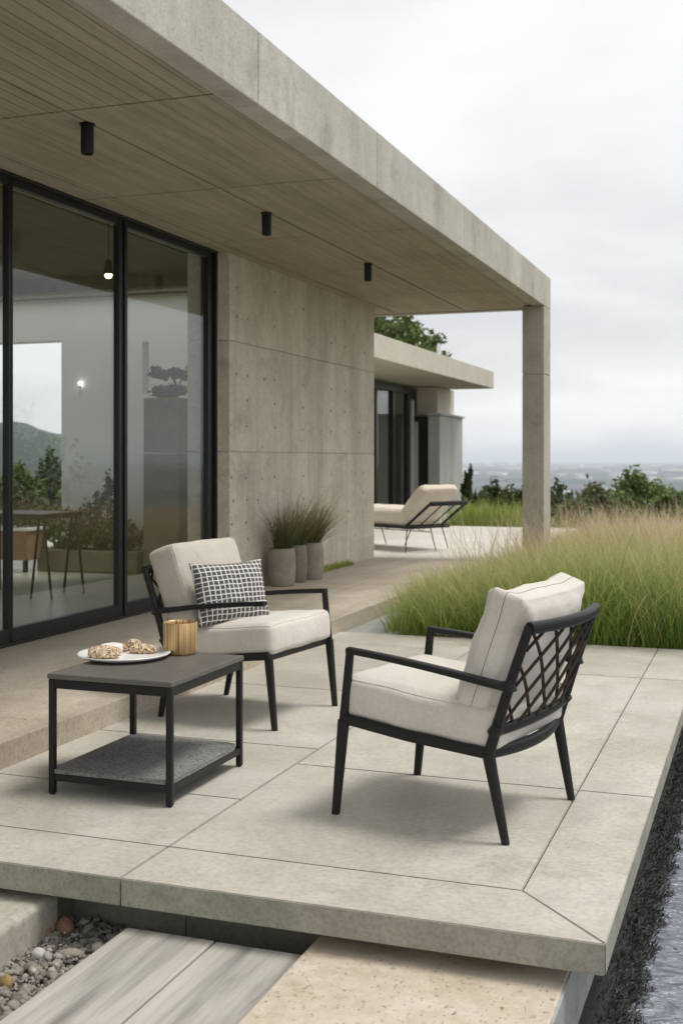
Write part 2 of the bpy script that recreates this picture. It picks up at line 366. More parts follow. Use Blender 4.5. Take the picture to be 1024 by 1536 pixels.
def leaves(name, C, m, size, parent=None, flat=.0):
    """C (n,3) leaf positions"""
    n = len(C); A = rng.normal(size=(n,3)); A /= np.linalg.norm(A, axis=1)[:, None]
    B = np.cross(A, rng.normal(size=(n,3))); B /= np.linalg.norm(B, axis=1)[:, None]
    s = size*rng.uniform(.6, 1.3, n)[:, None]; Nn = np.cross(A, B)
    V = np.stack([C-A*s, C+B*s*.42+Nn*s*.12, C+A*s, C-B*s*.42+Nn*s*.12], 1)
    UV = np.repeat(np.stack([rng.uniform(0,1,n), np.zeros(n)], 1)[:, None], 4, 1)
    F = np.arange(4*n).reshape(-1, 4)
    return npmesh(name, V.reshape(-1,3), F, m, parent, UV.reshape(-1,2))
def clumped(blobs, n, fill=.55, spread=.16):
    """leaf positions: blobs = [(x,y,z,rx,ry,rz)], clustered on twig tips around each lobe's shell"""
    out = []; vol = np.array([b[3]*b[4]*b[5] for b in blobs])**.67; cnt = (vol/vol.sum()*n).astype(int)
    for b, c in zip(blobs, cnt):
        k = max(6, c//45); d = rng.normal(size=(k,3)); d /= np.linalg.norm(d, axis=1)[:, None]
        rr = rng.uniform(fill, 1.05, k)[:, None]; tips = d*rr
        q = tips[rng.integers(0, k, c)] + rng.normal(size=(c,3))*spread
        out.append(q*np.array(b[3:])+np.array(b[:3]))
    return np.concatenate(out)
def tree(label, cat, loc, blobs, n, leaf, mat, trunk_h, trunk_r, name='tree', group=None):
    t = empty(name, loc, 0, label, cat, group)
    bm = BM(); top = Vector((blobs[0][0]*.5, blobs[0][1]*.5, trunk_h))
    sweep(bm, [(0,0,-.3), (.03*trunk_h,0,trunk_h*.5), top], [(trunk_r*1.3,)*2, (trunk_r,)*2, (trunk_r*.7,)*2], 8, up=(0,1,0), smooth_pts=1)
    for b in blobs:
        c = Vector(b[:3]); mid = (top+c)/2+Vector((random.uniform(-.1,.1), random.uniform(-.1,.1), .05))*b[3]
        sweep(bm, [top-Vector((0,0,trunk_h*.25)), mid, c], [(trunk_r*.6,)*2, (trunk_r*.4,)*2, (trunk_r*.15,)*2], 6, up=(0,1,0), smooth_pts=1)
        for _ in range(5):
            e = c+Vector((random.uniform(-1,1)*b[3], random.uniform(-1,1)*b[4], random.uniform(-.4,1)*b[5]))*.8
            sweep(bm, [mid, (mid+e)/2+Vector((0,0,.05*b[5])), e], [(trunk_r*.25,)*2, (trunk_r*.08,)*2], 5, up=(0,1,0))
    obj('trunk', bm, M['bark'], t, True)
    leaves('crown', clumped(blobs, n), mat, leaf, t)
    return t

# ------------------------------------------------------------------ camera, light, world
cam = bpy.data.cameras.new('camera'); co = bpy.data.objects.new('camera', cam); COL.objects.link(co); S.camera = co
co.location = (0, 0, 1.25); co.rotation_euler = (R(90), 0, R(19.75))
cam.sensor_fit = 'VERTICAL'; cam.sensor_height = 36; cam.sensor_width = 24; cam.lens = 1763/1536*36
cam.shift_y = -78/1536; cam.clip_start = .05; cam.clip_end = 2e5
cam.dof.use_dof = True; cam.dof.focus_distance = 4.4; cam.dof.aperture_fstop = 5.0
sun = bpy.data.lights.new('sun', 'SUN'); so = bpy.data.objects.new('sun', sun); COL.objects.link(so)
sun.energy = 1.5; sun.angle = R(18); sun.color = (1, .96, .9)
SEL, SAZ = R(66), R(70)          # azimuth clockwise from +Y
sd = Vector((math.sin(SAZ)*math.cos(SEL), math.cos(SAZ)*math.cos(SEL), math.sin(SEL)))
so.rotation_euler = sd.to_track_quat('Z', 'Y').to_euler(); so.location = sd*30
W = bpy.data.worlds.new('World'); S.world = W; W.use_nodes = True
wt = W.node_tree; wn, wl = wt.nodes, wt.links; bg = wn['Background']
sky = wn.new('ShaderNodeTexSky'); sky.sky_type = 'NISHITA'; sky.sun_disc = False; sky.sun_elevation = SEL; sky.sun_rotation = SAZ
tc = wn.new('ShaderNodeTexCoord'); sep = wn.new('ShaderNodeSeparateXYZ'); wl.new(tc.outputs['Generated'], sep.inputs[0])
def wm(op, a, b):
    n = wn.new('ShaderNodeMath'); n.operation = op
    for i, v in enumerate((a, b)):
        if isinstance(v, (int, float)): n.inputs[i].default_value = v
        else: wl.new(v, n.inputs[i])
    return n.outputs[0]
zz = wm('ADD', wm('MAXIMUM', sep.outputs[2], 0.), .22)
cb = wn.new('ShaderNodeCombineXYZ'); wl.new(wm('DIVIDE', sep.outputs[0], zz), cb.inputs[0]); wl.new(wm('DIVIDE', sep.outputs[1], zz), cb.inputs[1])
def wnoise(scale, detail, loc):
    mp = wn.new('ShaderNodeMapping'); mp.inputs['Location'].default_value = loc; wl.new(cb.outputs[0], mp.inputs[0])
    n = wn.new('ShaderNodeTexNoise'); n.inputs['Scale'].default_value = scale; n.inputs['Detail'].default_value = detail
    n.inputs['Roughness'].default_value = .5; n.inputs['Distortion'].default_value = .3; wl.new(mp.outputs[0], n.inputs['Vector']); return n.outputs['Fac']
cl = wn.new('ShaderNodeValToRGB'); wl.new(wnoise(1.1, 6, (3.1, .4, 0)), cl.inputs[0])
e = cl.color_ramp.elements; e[0].position = .34; e[0].color = (.72,.725,.74,1); e[1].position = .60; e[1].color = (.97,.975,.98,1)
m1 = wn.new('ShaderNodeMix'); m1.data_type = 'RGBA'; m1.inputs[0].default_value = .93
vm = wn.new('ShaderNodeMix'); vm.data_type = 'RGBA'; vm.blend_type = 'MULTIPLY'; vm.inputs[0].default_value = 1
wl.new(sky.outputs[0], vm.inputs[6]); vm.inputs[7].default_value = (.1,.1,.1,1)
wl.new(vm.outputs[2], m1.inputs[6]); wl.new(cl.outputs[0], m1.inputs[7])
wl.new(m1.outputs[2], bg.inputs[0]); bg.inputs[1].default_value = .70
S.view_settings.view_transform = 'Standard'; S.view_settings.look = 'None'; S.view_settings.exposure = .64; S.view_settings.gamma = 1
S.render.engine = 'CYCLES'; S.cycles.max_bounces = 8; S.cycles.transparent_max_bounces = 12; S.cycles.volume_bounces = 3

# ------------------------------------------------------------------ terrain
def hgt(r): return np.interp(r, [0, 24, 30, 60, 120, 300, 600, 1e6], [-1.0, -1.0, -1.7, -6, -20, -75, -92, -92])
def terrain():
    rs = np.concatenate([[0], np.geomspace(6, 2500, 60)]); na = 96; V = []; F = []
    for r in rs:
        for a in range(na):
            t = 2*np.pi*a/na; x, y = -2+r*np.cos(t), 12+r*np.sin(t)
            z = float(hgt(r)) + (noise.noise(Vector((x*.02, y*.02, 0)))*min(r*.012, 4) if r > 24 else 0)
            V.append((x, y, min(z, float(hgt(r))+3) if r < 2000 else -94))
    for i in range(len(rs)-1):
        for a in range(na): F.append((i*na+a, (i+1)*na+a, (i+1)*na+(a+1)%na, i*na+(a+1)%na))
    tag(npmesh('hillside', V, F, M['land'], smooth=True), kind='structure')
terrain()
bm = BM(); q = 60000
bmesh.ops.create_circle(bm, cap_ends=True, radius=q, segments=128)
for v in bm.verts: v.co.z = -93
tag(obj('distant_plain', bm, M['plain']), kind='structure')
# far hills seen through the house, to the left
V = []; F = []; na, nr = 120, 10
for j in range(nr):
    for i in range(na):
        az = R(24+i/(na-1)*75); r = 1500+j*260
        prof = math.sin(math.pi*i/(na-1))**.5*math.sin(math.pi*j/(nr-1))
        h = -94+prof*(275+70*noise.noise(Vector((i*.09, j*.4, 3)))+26*noise.noise(Vector((i*.4, j*.8, 9))))
        V.append((-math.sin(az)*r, math.cos(az)*r, min(h, 250)))
for j in range(nr-1):
    for i in range(na-1): F.append((j*na+i, j*na+i+1, (j+1)*na+i+1, (j+1)*na+i))
tag(npmesh('hills', V, F, N('wooded_hill').fin((.035,.05,.04), .95), smooth=True), kind='structure')
# far town: white specks on the plain, one mass
bm = BM(); k = 0
while k < 420:
    az = R(random.uniform(-48, 28)); r = random.choice([3200, 4200, 5200, 7000, 9000, 13000, 18000])*random.uniform(.85, 1.15)
    x, y = math.sin(az)*r, math.cos(az)*r
    if noise.noise(Vector((x*.0011, y*.0011, 1.5))) < .12: continue
    s = r/4000*random.uniform(9, 34)
    mt = Matrix.Translation((x, y, -93))@Matrix.Rotation(random.uniform(0, 3), 4, 'Z')
    box(bm, -s, s, -s*.7, s*.7, -2, s*.32, mat=mt); k += 1
tag(obj('far_town', bm, M['town']), 'pale scattered buildings of the town far off on the hazy plain', 'town', kind='stuff')
# haze
bm = BM(); Z0, Z1, Q = -97, 256, 66000
box(bm, -Q, Q, -Q, Q, Z0, Z1)
hm = bpy.data.materials.new('haze'); hm.use_nodes = True; t = hm.node_tree; t.nodes.clear()
pv = t.nodes.new('ShaderNodeVolumePrincipled'); ou = t.nodes.new('ShaderNodeOutputMaterial'); t.links.new(pv.outputs[0], ou.inputs['Volume'])
pv.inputs['Color'].default_value = (.88,.92,1,1); pv.inputs['Density'].default_value = 5.5e-5; pv.inputs['Anisotropy'].default_value = .1
tag(obj('haze', bm, hm), 'pale haze over the distant plain', 'haze', kind='stuff')

# ------------------------------------------------------------------ patio
Y0, XE, XB = 3.085, -.385, -.66; g = .0022
xs = [XB, -1.81, -2.895]; rows_r = [3.388, 4.49, 6.92, 8.055]
bm = BM()
def slab(pts): prism(bm, pts, -.084, 0, .0028)
yb = 3.388
slab([(XB+g*.3, yb-g*.7), (XE, Y0), (-1.81+g, Y0), (-1.81+g, yb-g)])          # front border, mitred
slab([(-1.81-g, Y0), (-1.81-g, yb-g), (-2.9, yb-g), (-2.9, Y0)])
slab([(-2.9-2*g, Y0), (-2.9-2*g, yb-g), (-4.4, yb-g), (-4.4, Y0)])
slab([(XB+g, yb), (XB+g, 4.49-g), (XE, 4.49-g), (XE, Y0+g*2)])
for a, b_ in ((4.49, 6.92), (6.92, 8.055)): slab([(XB+g, a+g), (XB+g, b_-g), (XE, b_-g), (XE, a+g)])
for a, b_ in ((yb, 4.49), (4.49, 6.92), (6.92, 8.055)): slab([(-1.81+g, a+g), (XB-g, a+g), (XB-g, b_-g), (-1.81+g, b_-g)])
for a, b_ in ((yb, 3.95), (3.95, 4.75), (4.75, 6.0), (6.0, 8.055)): slab([(-2.9+g, a+g), (-1.81-g, a+g), (-1.81-g, b_-g), (-2.9+g, b_-g)])
slab([(-4.4, yb+g), (-2.9-g, yb+g), (-2.9-g, 3.9), (-4.4, 3.9)])
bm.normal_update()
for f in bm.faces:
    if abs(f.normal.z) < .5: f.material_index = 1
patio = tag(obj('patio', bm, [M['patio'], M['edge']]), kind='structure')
# the plinth and bed below
bm = BM(); box(bm, -8, -.49, 3.30, 8.05, -.9, -.088); box(bm, -8, -1.7, 3.292, 3.31, -.9, -.155, .003); box(bm, -2.118, -2.10, 3.2, 3.3, -.9, -.088)
tag(obj('patio_plinth', bm, M['plinth']), kind='structure')
bm = BM(); box(bm, -.53, -.487, -4, 8.05, -.9, -.134, .004)
tag(obj('pool_kerb', bm, M['kerb']), kind='structure')
# upper terrace slabs with seams
bm = BM(); TZ = .11
def tslab(x0, x1, y0, y1): box(bm, x0+.002, x1-.002, y0+.002, y1-.002, -.05, TZ, .005)
tslab(-3.05, -2.89, -2, 3.9); tslab(-3.05, -2.89, 3.9, 6.9); tslab(-3.05, -2.89, 6.9, 9.8); tslab(-3.05, -2.89, 9.8, 13.2)
for x0, x1 in ((-3.52,-3.05), (-4.45,-3.52)):
    for y0, y1 in ((-2,2.2),(2.2,4.4),(4.4,7.3),(7.3,10.2),(10.2,13.2)): tslab(x0, x1, y0, y1)
tag(obj('terrace', bm, M['terrace']), kind='structure')
bm = BM()
for y0, y1 in ((13.2,16.4),(16.4,19.8)):
    for x0, x1 in ((-4.45,-2.89),(-6.9,-4.45),(-9.5,-6.9)): tslab(x0, x1, y0, y1)
for y0, y1 in ((19.8,23),(23,27)): tslab(-9.5, -6.2, y0, y1)
tag(obj('far_terrace', bm, concrete('sunlit_terrace', (.62,.59,.53), (.74,.715,.655), streak=.1, big=.8, fine=40, pits=.1, bstr=.06, stain=(.5,.46,.4), stain_amt=.3)), kind='structure')  # lighter copy of the terrace: sun beyond the roof put into the colour
bm = BM(); box(bm, -9.6, -2.9, 8, 19.78, -1.2, -.045); box(bm, -9.6, -6.25, 19.78, 27, -1.2, -.046); box(bm, -9.5, -2.95, -2, 8.2, -.9, -.06, 0); tag(obj('terrace_base', bm, M['plinth']), kind='structure')
bm = BM(); box(bm, -2.888, -2.5, 8.06, 9.6, -.1, -.006, .004); tag(obj('path', bm, M['kerb']), kind='structure')
# soil under the meadow
bm = BM(); nx, ny = 30, 40; gv = []
for j in range(ny+1):
    y = 8.056+j/ny*16
    row = []
    for i in range(nx+1):
        x = -2.888+i/nx*15
        z = -.02-(max(0, y-18.5)/5.5)**1.6*1.3-.026*max(0, y-9) + (.03*noise.noise(Vector((x, y, 0))) if j else 0)
        row.append(bm.verts.new((x, y, z)))
    gv.append(row)
for j in range(ny):
    for i in range(nx): bm.faces.new((gv[j][i], gv[j][i+1], gv[j+1][i+1], gv[j+1][i]))
r = bmesh.ops.extrude_face_region(bm, geom=bm.faces[:])
for v in [x for x in r['geom'] if isinstance(x, bmesh.types.BMVert)]: v.co.z -= 1.6
tag(obj('meadow_ground', bm, M['soil'], smooth=False), kind='structure')

# meadow
def meadow():
    def xmin(y): return -2.52-.34*np.clip((y-8)/4.5, 0, 1)
    n = 120000; nc = 760
    cy = 8.12+13.6*rng.uniform(0,1,nc)**1.3; cx = xmin(cy)+rng.uniform(0,1,nc)*(3.2+.36*(cy-8))
    for _ in range(6):                       # spread the tussocks out a little
        dx = cx[:,None]-cx[None]; dy = cy[:,None]-cy[None]; d2 = dx*dx+dy*dy+1e-6; f = np.where(d2 < .06, .012/np.sqrt(d2), 0); np.fill_diagonal(f, 0)
        cx = cx+(dx*f).sum(1)*.3; cy = np.maximum(cy+(dy*f).sum(1)*.3, 8.12)
    big = rng.uniform(.55, 1.25, nc); wt = big**2*(1+.4*(cy < 11)); ci = rng.choice(nc, n, p=wt/wt.sum())
    rad = .035+.055*big[ci]; x = cx[ci]+rng.normal(0,1,n)*rad; y = cy[ci]+rng.normal(0,1,n)*rad
    loose = rng.uniform(0,1,n) < .14
    yl = 8.08+13.5*rng.uniform(0,1,n)**1.25; xl = xmin(yl)+rng.uniform(0,1,n)*(3.3+.36*(yl-8))
    x = np.where(loose, xl, x); y = np.where(loose, yl, y)
    keep = (y > 8.075) & (x > xmin(y)-.06) & ~((x < -2.30) & (x > -2.63) & (y > 13.26) & (y < 13.8))
    x, y, ci, loose = x[keep], y[keep], ci[keep], loose[keep]; n = len(x)
    z = -.02-(np.maximum(0, y-18.5)/5.5)**1.6*1.3-.026*np.maximum(0, y-9)
    near = np.clip((x-xmin(y))/1.3, 0, 1)         # short beside the terrace, tall in the field
    h = (.36+.36*near-.012*np.clip(y-9,0,9))*(.72+.34*big[ci])*rng.uniform(.42, 1.12, n)*np.where(rng.uniform(0,1,n) < .05, 1.3, 1)*np.where(loose, .7, 1)
    P = np.stack([x, y, z], 1)
    dry = 1/(1+np.exp(-((y-12.4)*.75+rng.normal(0,.8,n)+np.array([noise.noise(Vector((a*.7, b*.7, 0)))*2.2 for a, b in zip(cx, cy)])[ci])))
    isdry = rng.uniform(0,1,n) < dry*.88+.035
    a = np.arctan2(y-cy[ci]+rng.normal(0,.03,n), x-cx[ci]+rng.normal(0,.03,n)); a = np.where((rng.uniform(0,1,n)<.2) | loose, rng.uniform(0,6.28,n), a)
    cu = rng.uniform(0,1,nc)[ci]*.6+rng.uniform(0,.4,n)
    w = .0046+.0006*(y-8); g1 = ~isdry
    o = blades('green_meadow_grass', P[g1], h[g1], w[g1], M['meadow'], None, .30, 1.15, 5, a[g1], cu[g1])
    tag(o, 'tall green grass filling the bed beyond the patio', 'grass', kind='stuff')
    o = blades('dry_meadow_grass', P[isdry], h[isdry]*1.1, w[isdry]*.85, M['dry'], None, .22, 1.0, 5, a[isdry], cu[isdry])
    tag(o, 'straw coloured dry grass behind the green grass', 'grass', kind='stuff')
meadow()
n = 5200; y = 9.5+11*rng.uniform(0,1,n)**.8; x = -2.7+rng.uniform(0,1,n)*(3.0+.4*(y-8)); P = np.stack([x, y, -.02-(np.maximum(0,y-18.5)/5.5)**1.6*1.3-.026*(y-9)], 1)
k_ = ~((x < -2.28) & (x > -2.65) & (y > 13.2) & (y < 13.85)); n = int(k_.sum())
tag(blades('wispy_seed_stems', P[k_], rng.uniform(.62,.98,n), .0036+.0004*(y[k_]-8), M['dry'], None, .16, .6, 6), 'thin straw coloured seed stems rising above the grass bed', 'grass', kind='stuff')
# little weed strip at the foot of the concrete wall
n = 500; P = np.stack([rng.uniform(-4.27,-4.20,n), rng.uniform(11.0, 12.1, n), np.full(n, TZ)], 1)
tag(blades('weeds', P, rng.uniform(.03,.09,n), .008, M['leaf_bright'], None, .4, .6, 3), 'small green weeds at the foot of the concrete wall beside the pots', 'weeds', kind='stuff')

# ------------------------------------------------------------------ pool
bm = BM(); box(bm, -.49, 14, -6, 8.04, -.8, -.335)
tag(obj('water', bm, M['water']), kind='structure')
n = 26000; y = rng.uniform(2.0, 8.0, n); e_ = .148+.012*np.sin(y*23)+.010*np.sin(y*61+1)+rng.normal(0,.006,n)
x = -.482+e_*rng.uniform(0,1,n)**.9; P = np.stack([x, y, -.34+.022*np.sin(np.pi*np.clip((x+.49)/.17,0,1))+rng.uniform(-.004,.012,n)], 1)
tag(blades('pool_reflection_fringe', P, rng.uniform(.010,.026,n), .005, M['reflection_fringe'], None, 1.0, .5, 2, rng.normal(0,.7,n)), 'dark bristly strip added as the patio reflection along the water edge', 'reflection_fringe', kind='stuff')  # added blades imitate the frayed dark reflection of the patio in the water
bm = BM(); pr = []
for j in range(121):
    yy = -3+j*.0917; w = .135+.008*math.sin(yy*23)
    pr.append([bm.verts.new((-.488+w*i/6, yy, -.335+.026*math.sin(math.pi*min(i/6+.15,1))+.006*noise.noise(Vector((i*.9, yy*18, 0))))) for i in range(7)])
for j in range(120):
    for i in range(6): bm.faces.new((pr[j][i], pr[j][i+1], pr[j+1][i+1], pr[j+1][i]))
tag(obj('pool_reflection_strip', bm, N('dark_reflection_base').fin((.02,.021,.02), .7), smooth=True), kind='structure')  # dark strip added below the blades, painting the same reflection

# ------------------------------------------------------------------ stepping slabs and gravel
bm = BM(); box(bm, -8, -.53, -4, 3.3, -.9, -.262); tag(obj('gravel_bed', bm, M['soil']), kind='structure')
bm = BM(); box(bm, -1.795, -1.506, .8, 3.1, -.235, -.15, .005); tag(obj('paving_plank', bm, M['planks']), 'grey streaked paving board nearest the gravel, in front of the patio', 'paving slab', 'streaked boards in front of the patio')
bm = BM(); box(bm, -1.500, -1.222, .8, 3.1, -.235, -.152, .005); tag(obj('paving_plank', bm, M['planks']), 'grey streaked paving board between the gravel side board and the beige slab', 'paving slab', 'streaked boards in front of the patio')
bm = BM(); box(bm, -1.214, -.494, .8, 3.28, -.25, -.13, .006); tag(obj('paving_slab', bm, M['trav']), 'pitted beige travertine slab in the foreground by the pool', 'paving slab')
bm = BM(); box(bm, -3.6, -2.085, .8, 3.19, -.26, -.112, .022, 4); tag(obj('paving_slab', bm, M['slabc']), 'rounded grey concrete slab left of the gravel, tucked under the patio', 'paving slab')
def stone_verts(r, seed):
    b = bmesh.new(); bmesh.ops.create_icosphere(b, subdivisions=2, radius=1)
    sc = Vector((random.uniform(.75,1.35), random.uniform(.7,1.1), random.uniform(.5,.85)))
    rot = Euler((random.uniform(-.6,.6), random.uniform(-.6,.6), random.uniform(0,6.28))).to_matrix()
    V = []
    for v in b.verts:
        c = v.co*(1+.42*noise.noise(v.co*1.3+Vector((seed*3.1,0,0)))+.10*noise.noise(v.co*3.5+Vector((0,seed*1.7,0))))
        V.append(rot@Vector((c.x*sc.x, c.y*sc.y, c.z*sc.z))*r)
    b.verts.index_update(); F = [[v.index for v in f.verts] for f in b.faces]; b.free(); return V, F
protos = [stone_verts(1, s) for s in range(14)]
V, F, UV = [], [], []
for i in range(5600):
    r = random.choice([.004,.005,.006,.007,.009,.011,.016])*random.uniform(.8,1.2)
    x, y = random.uniform(-2.10,-1.80), random.uniform(1.9, 3.27)
    z = -.257+random.uniform(0,.030)*(1 if r > .009 else 1.2)+.012*noise.noise(Vector((x*9,y*9,0)))+ r*.3
    pv_, pf = protos[i % 14]; o0 = len(V); c_, s_ = math.cos(i), math.sin(i); u = random.random()
    for v in pv_: V.append((x+(v.x*c_-v.y*s_)*r, y+(v.x*s_+v.y*c_)*r, z+v.z*r)); UV.append((u, 0))
    F += [[a+o0 for a in f] for f in pf]
tag(npmesh('gravel', V, F, M['stones'], None, UV, True), 'mixed grey gravel between the concrete slab and the streaked boards', 'gravel', kind='stuff')
def bigstone(loc, sc, mat, label, rz=0, name='stone'):
    b = BM(); bmesh.ops.create_icosphere(b, subdivisions=3, radius=1)
    for v in b.verts:
        n_ = 1+.10*noise.noise(v.co*1.4+Vector(loc)*7)+.04*noise.noise(v.co*4+Vector(loc)*3); v.co = Vector((v.co.x*sc[0]*n_, v.co.y*sc[1]*n_, v.co.z*sc[2]*n_))
    o = obj(name, b, mat, None, True); o.location = loc; o.rotation_euler = (0, 0, rz); return tag(o, label, 'stone')
bigstone((-2.055, 3.17, -.215), (.030,.028,.036), M['rust'], 'upright rust brown egg-shaped stone in the corner of the gravel')
bigstone((-2.083, 3.12, -.222), (.016,.015,.02), M['rust'], 'small reddish stone leaning beside the egg-shaped stone')
bigstone((-2.00, 2.79, -.222), (.021,.018,.026), M['ochre'], 'ochre yellow stone in the middle of the gravel')
bigstone((-2.03, 2.99, -.222), (.024,.020,.019), M['white'], 'rounded whitish stone in the gravel near the concrete slab')
bigstone((-1.94, 3.02, -.222), (.040,.020,.018), onestone('grey_long_stone', (.22,.2,.17), (.36,.33,.28)), 'long grey brown stone lying in the gravel', .5)
bigstone((-1.88, 3.08, -.220), (.024,.020,.020), onestone('grey_round_stone', (.3,.28,.25), (.42,.40,.36)), 'round grey stone in the gravel beside the streaked board')

# ------------------------------------------------------------------ house
house = empty('house', (-8, 6, TZ), 0, 'flat-roofed concrete house with deep overhang and floor to ceiling glazing', 'house')
def hobj(name, bm, m, parent=None, **k):
    o = obj(name, bm, m, None, **k); p = parent or house
    o.parent = p
    loc = Vector((0,0,0)); q_ = p
    while q_: loc += q_.location; q_ = q_.parent
    for v in o.data.vertices: pass
    o.location = -loc; return o
ZS, ZR, XR, YE = 3.0, 3.365, -2.34, 13.72
G = .004
# roof slab: fascia panels
bm = BM()
js = [-3, 1.9, 5.31, 7.20, 9.53, YE]
for a, b_ in zip(js, js[1:]): box(bm, -2.48, XR, a+G, b_-G if b_ != YE else b_, ZS, ZR, .006)
box(bm, -9.6, -2.47, YE-.14, YE-.002, ZS+.004, ZR-.002); 
for x0, x1, y0, y1 in ((-9.6,-2.46,-3,9.9),(-9.6,-2.46,10.9,YE-.1),(-4.9,-2.46,9.9,10.9)): box(bm, x0, x1, y0, y1, ZS+.05, ZR-.004)  # gap left between the pieces is an added opening to daylight the indoor wall
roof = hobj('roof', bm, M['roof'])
bm = BM(); xsf = [-2.486, -3.32, -4.16, -4.62]; ysf = [-3, -.1, 1.7, 3.35, 5.12, 6.91, 8.62, 10.3, 12.0, YE-.16]
for a, b_ in zip(xsf[:-1], xsf[1:]):
    for c, d in zip(ysf, ysf[1:]): box(bm, b_+.009, a-.009, c+.009, d-.009, ZS+.012, ZS+.034, .003)
box(bm, -4.61, -2.49, -2.99, YE-.17, ZS+.036, ZS+.0485, mi=1)
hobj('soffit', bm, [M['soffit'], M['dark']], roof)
# column
bm = BM(); box(bm, -2.59, XR-.002, 13.3, YE, -.9, 2.22, .006); box(bm, -2.582, XR-.010, 13.308, YE-.008, 2.21, 2.236); box(bm, -2.59, XR-.002, 13.3, YE, 2.228, ZS-.001, .006)
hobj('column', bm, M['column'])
# concrete wall with panels, joints and tie holes
bm = BM(); WX = -4.28
box(bm, -4.62, WX-.012, 9.11, 13.04, 0, ZS+.03)
def wp(y0, y1, z0, z1): box(bm, WX-.012, WX, y0+G, y1-G, z0+G, z1-G, .003)
wp(9.1, 13.05, 2.27, ZS+.02); wp(9.1, 10.49, 1.32, 2.27); wp(10.49, 13.05, 1.32, 2.27)
wp(9.1, 11.23, 0, 1.32); wp(11.23, 12.08, 0, 1.32); wp(12.08, 13.05, 0, 1.32)
for z0, z1 in ((0,1.32),(1.32,2.27),(2.27,ZS+.02)): box(bm, -4.61, WX-.013, 9.098, 9.11, z0+G, z1-G)
holes = [(9.25,2.49),(9.47,2.49),(10.08,2.49),(11.6,2.48),(12.03,2.48),(12.7,2.47),(9.24,1.99),(9.47,1.99),(9.84,1.985),(10.08,1.995),(10.8,1.99),(11.6,1.995),(12.03,2.0),
 (9.47,1.77),(10.08,1.77),(10.8,1.77),(11.6,1.77),(12.02,1.775),(9.13,1.55),(9.46,1.55),(10.1,1.55),(10.8,1.55),(11.6,1.55),(12.02,1.56),(12.52,1.56),(9.81,1.37),
 (9.14,1.1),(9.43,1.09),(9.79,1.08),(10.08,1.095),(10.81,1.09),(11.6,1.1),(12.37,1.1),(12.65,1.1),(9.18,.9),(9.46,.9),(9.7,.89),(10.81,.87),(12.14,.69),(12.65,.66),(12.65,.88),
 (9.15,.7),(9.44,.7),(9.48,.555),(9.17,.52),(12.37,.41),(9.25,2.74),(10.08,2.81),(10.82,2.74),(12.02,2.75)]
for y, z in holes:
    b = bmesh.new(); r_ = random.uniform(.010,.015); bmesh.ops.create_cone(b, segments=12, radius1=r_, radius2=r_, depth=.003, cap_ends=True)
    merge(bm, b, 1, Matrix.Translation((WX, y, z))@Matrix.Rotation(R(90), 4, 'Y'))
hobj('wall', bm, [M['wall'], M['hole']])
# sliding windows of the near facade
GX = -4.36
def bar(bm, x0, x1, y0, y1, z0, z1): box(bm, x0, x1, y0, y1, z0, z1, .003, 1)
panes = [(-1.5, 1.0), (1.0, 3.5), (3.5, 6.13), (6.13, 7.49), (7.49, 8.95)]
for i, (a, b_) in enumerate(panes):
    w = BM(); off = .0
    jl, jr = ((.06,.06),(.06,.06),(.06,.022),(.022,.07),(.05,.09))[i]
    bar(w, GX-.05+off, GX+off, a+.004, a+jl, TZ+.004, 3.012); bar(w, GX-.05+off, GX+off, b_-jr, b_-.004, TZ+.004, 3.012)
    bar(w, GX-.05+off, GX-.002+off, a+jl, b_-jr, TZ+.004, TZ+.10); bar(w, GX-.05+off, GX-.002+off, a+jl, b_-jr, 2.945, 3.012)
    wo = hobj('window', w, M['frame'])
    w = BM(); box(w, GX-.032+off, GX-.024+off, a+jl-.01, b_-jr+.01, TZ+.09, 2.955); hobj('pane', w, M['glass'], wo)
bm = BM(); bar(bm, GX-.12, GX+.03, -1.5, 8.97, 2.995, 3.014); bar(bm, GX-.12, GX+.03, 8.952, 8.985, TZ, 3.01); bar(bm, GX-.14, GX+.035, -1.5, 8.985, TZ-.002, TZ+.016)
for y in (7.49,): bar(bm, GX+.002, GX+.014, y-.012, y+.02, TZ+.016, 2.99)
hobj('window_track', bm, M['frame'])
bm = BM(); box(bm, -4.62, GX-.012, 8.99, 9.096, 0, 1.316); box(bm, -4.62, GX-.012, 8.99, 9.096, 1.324, 2.266); box(bm, -4.62, GX-.012, 8.99, 9.096, 2.274, ZS+.045); hobj('wall', bm, M['wall'])
# interior
bm = BM(); box(bm, -9.6, -4.46, -3, 13.6, -.1, TZ-.004); hobj('indoor_floor', bm, M['intfloor'])
bm = BM()
box(bm, -9.5, -4.63, -3, 9.9, ZS+.004, ZS+.048); box(bm, -9.5, -4.63, 10.9, YE-.16, ZS+.004, ZS+.048); box(bm, -9.5, -4.63, 9.75, 9.9, ZS-.13, ZS+.003); hobj('indoor_ceiling', bm, M['intceil'])  # ceiling gap added to brighten the wall behind; drop beam added to hide it
bm = BM(); YW = 11.0
box(bm, -7.18, -6.19, YW, YW+.2, TZ, 3.0); box(bm, -6.11, -4.63, YW, YW+.2, TZ, 3.0)
box(bm, -6.19, -6.11, YW, YW+.2, TZ, 1.95); box(bm, -6.19, -6.11, YW, YW+.2, 2.5, 3.0)
box(bm, -9.4, -7.18, YW, YW+.2, 2.55, 3.0)
hobj('indoor_wall', bm, M['intwall'])
bm = BM(); box(bm, -5.47, -5.10, 9.75, 10.3, TZ, 1.31); box(bm, -5.469, -5.101, 9.751, 10.3, 1.318, 1.83); hobj('chimney_block', bm, M['claddark'])
# rear columns of the open room
for y in (-2.9, 3.5, 10.95):
    bm = BM(); box(bm, -9.5, -9.25, y, y+.25, TZ, 3.0); hobj('rear_column', bm, M['column'])
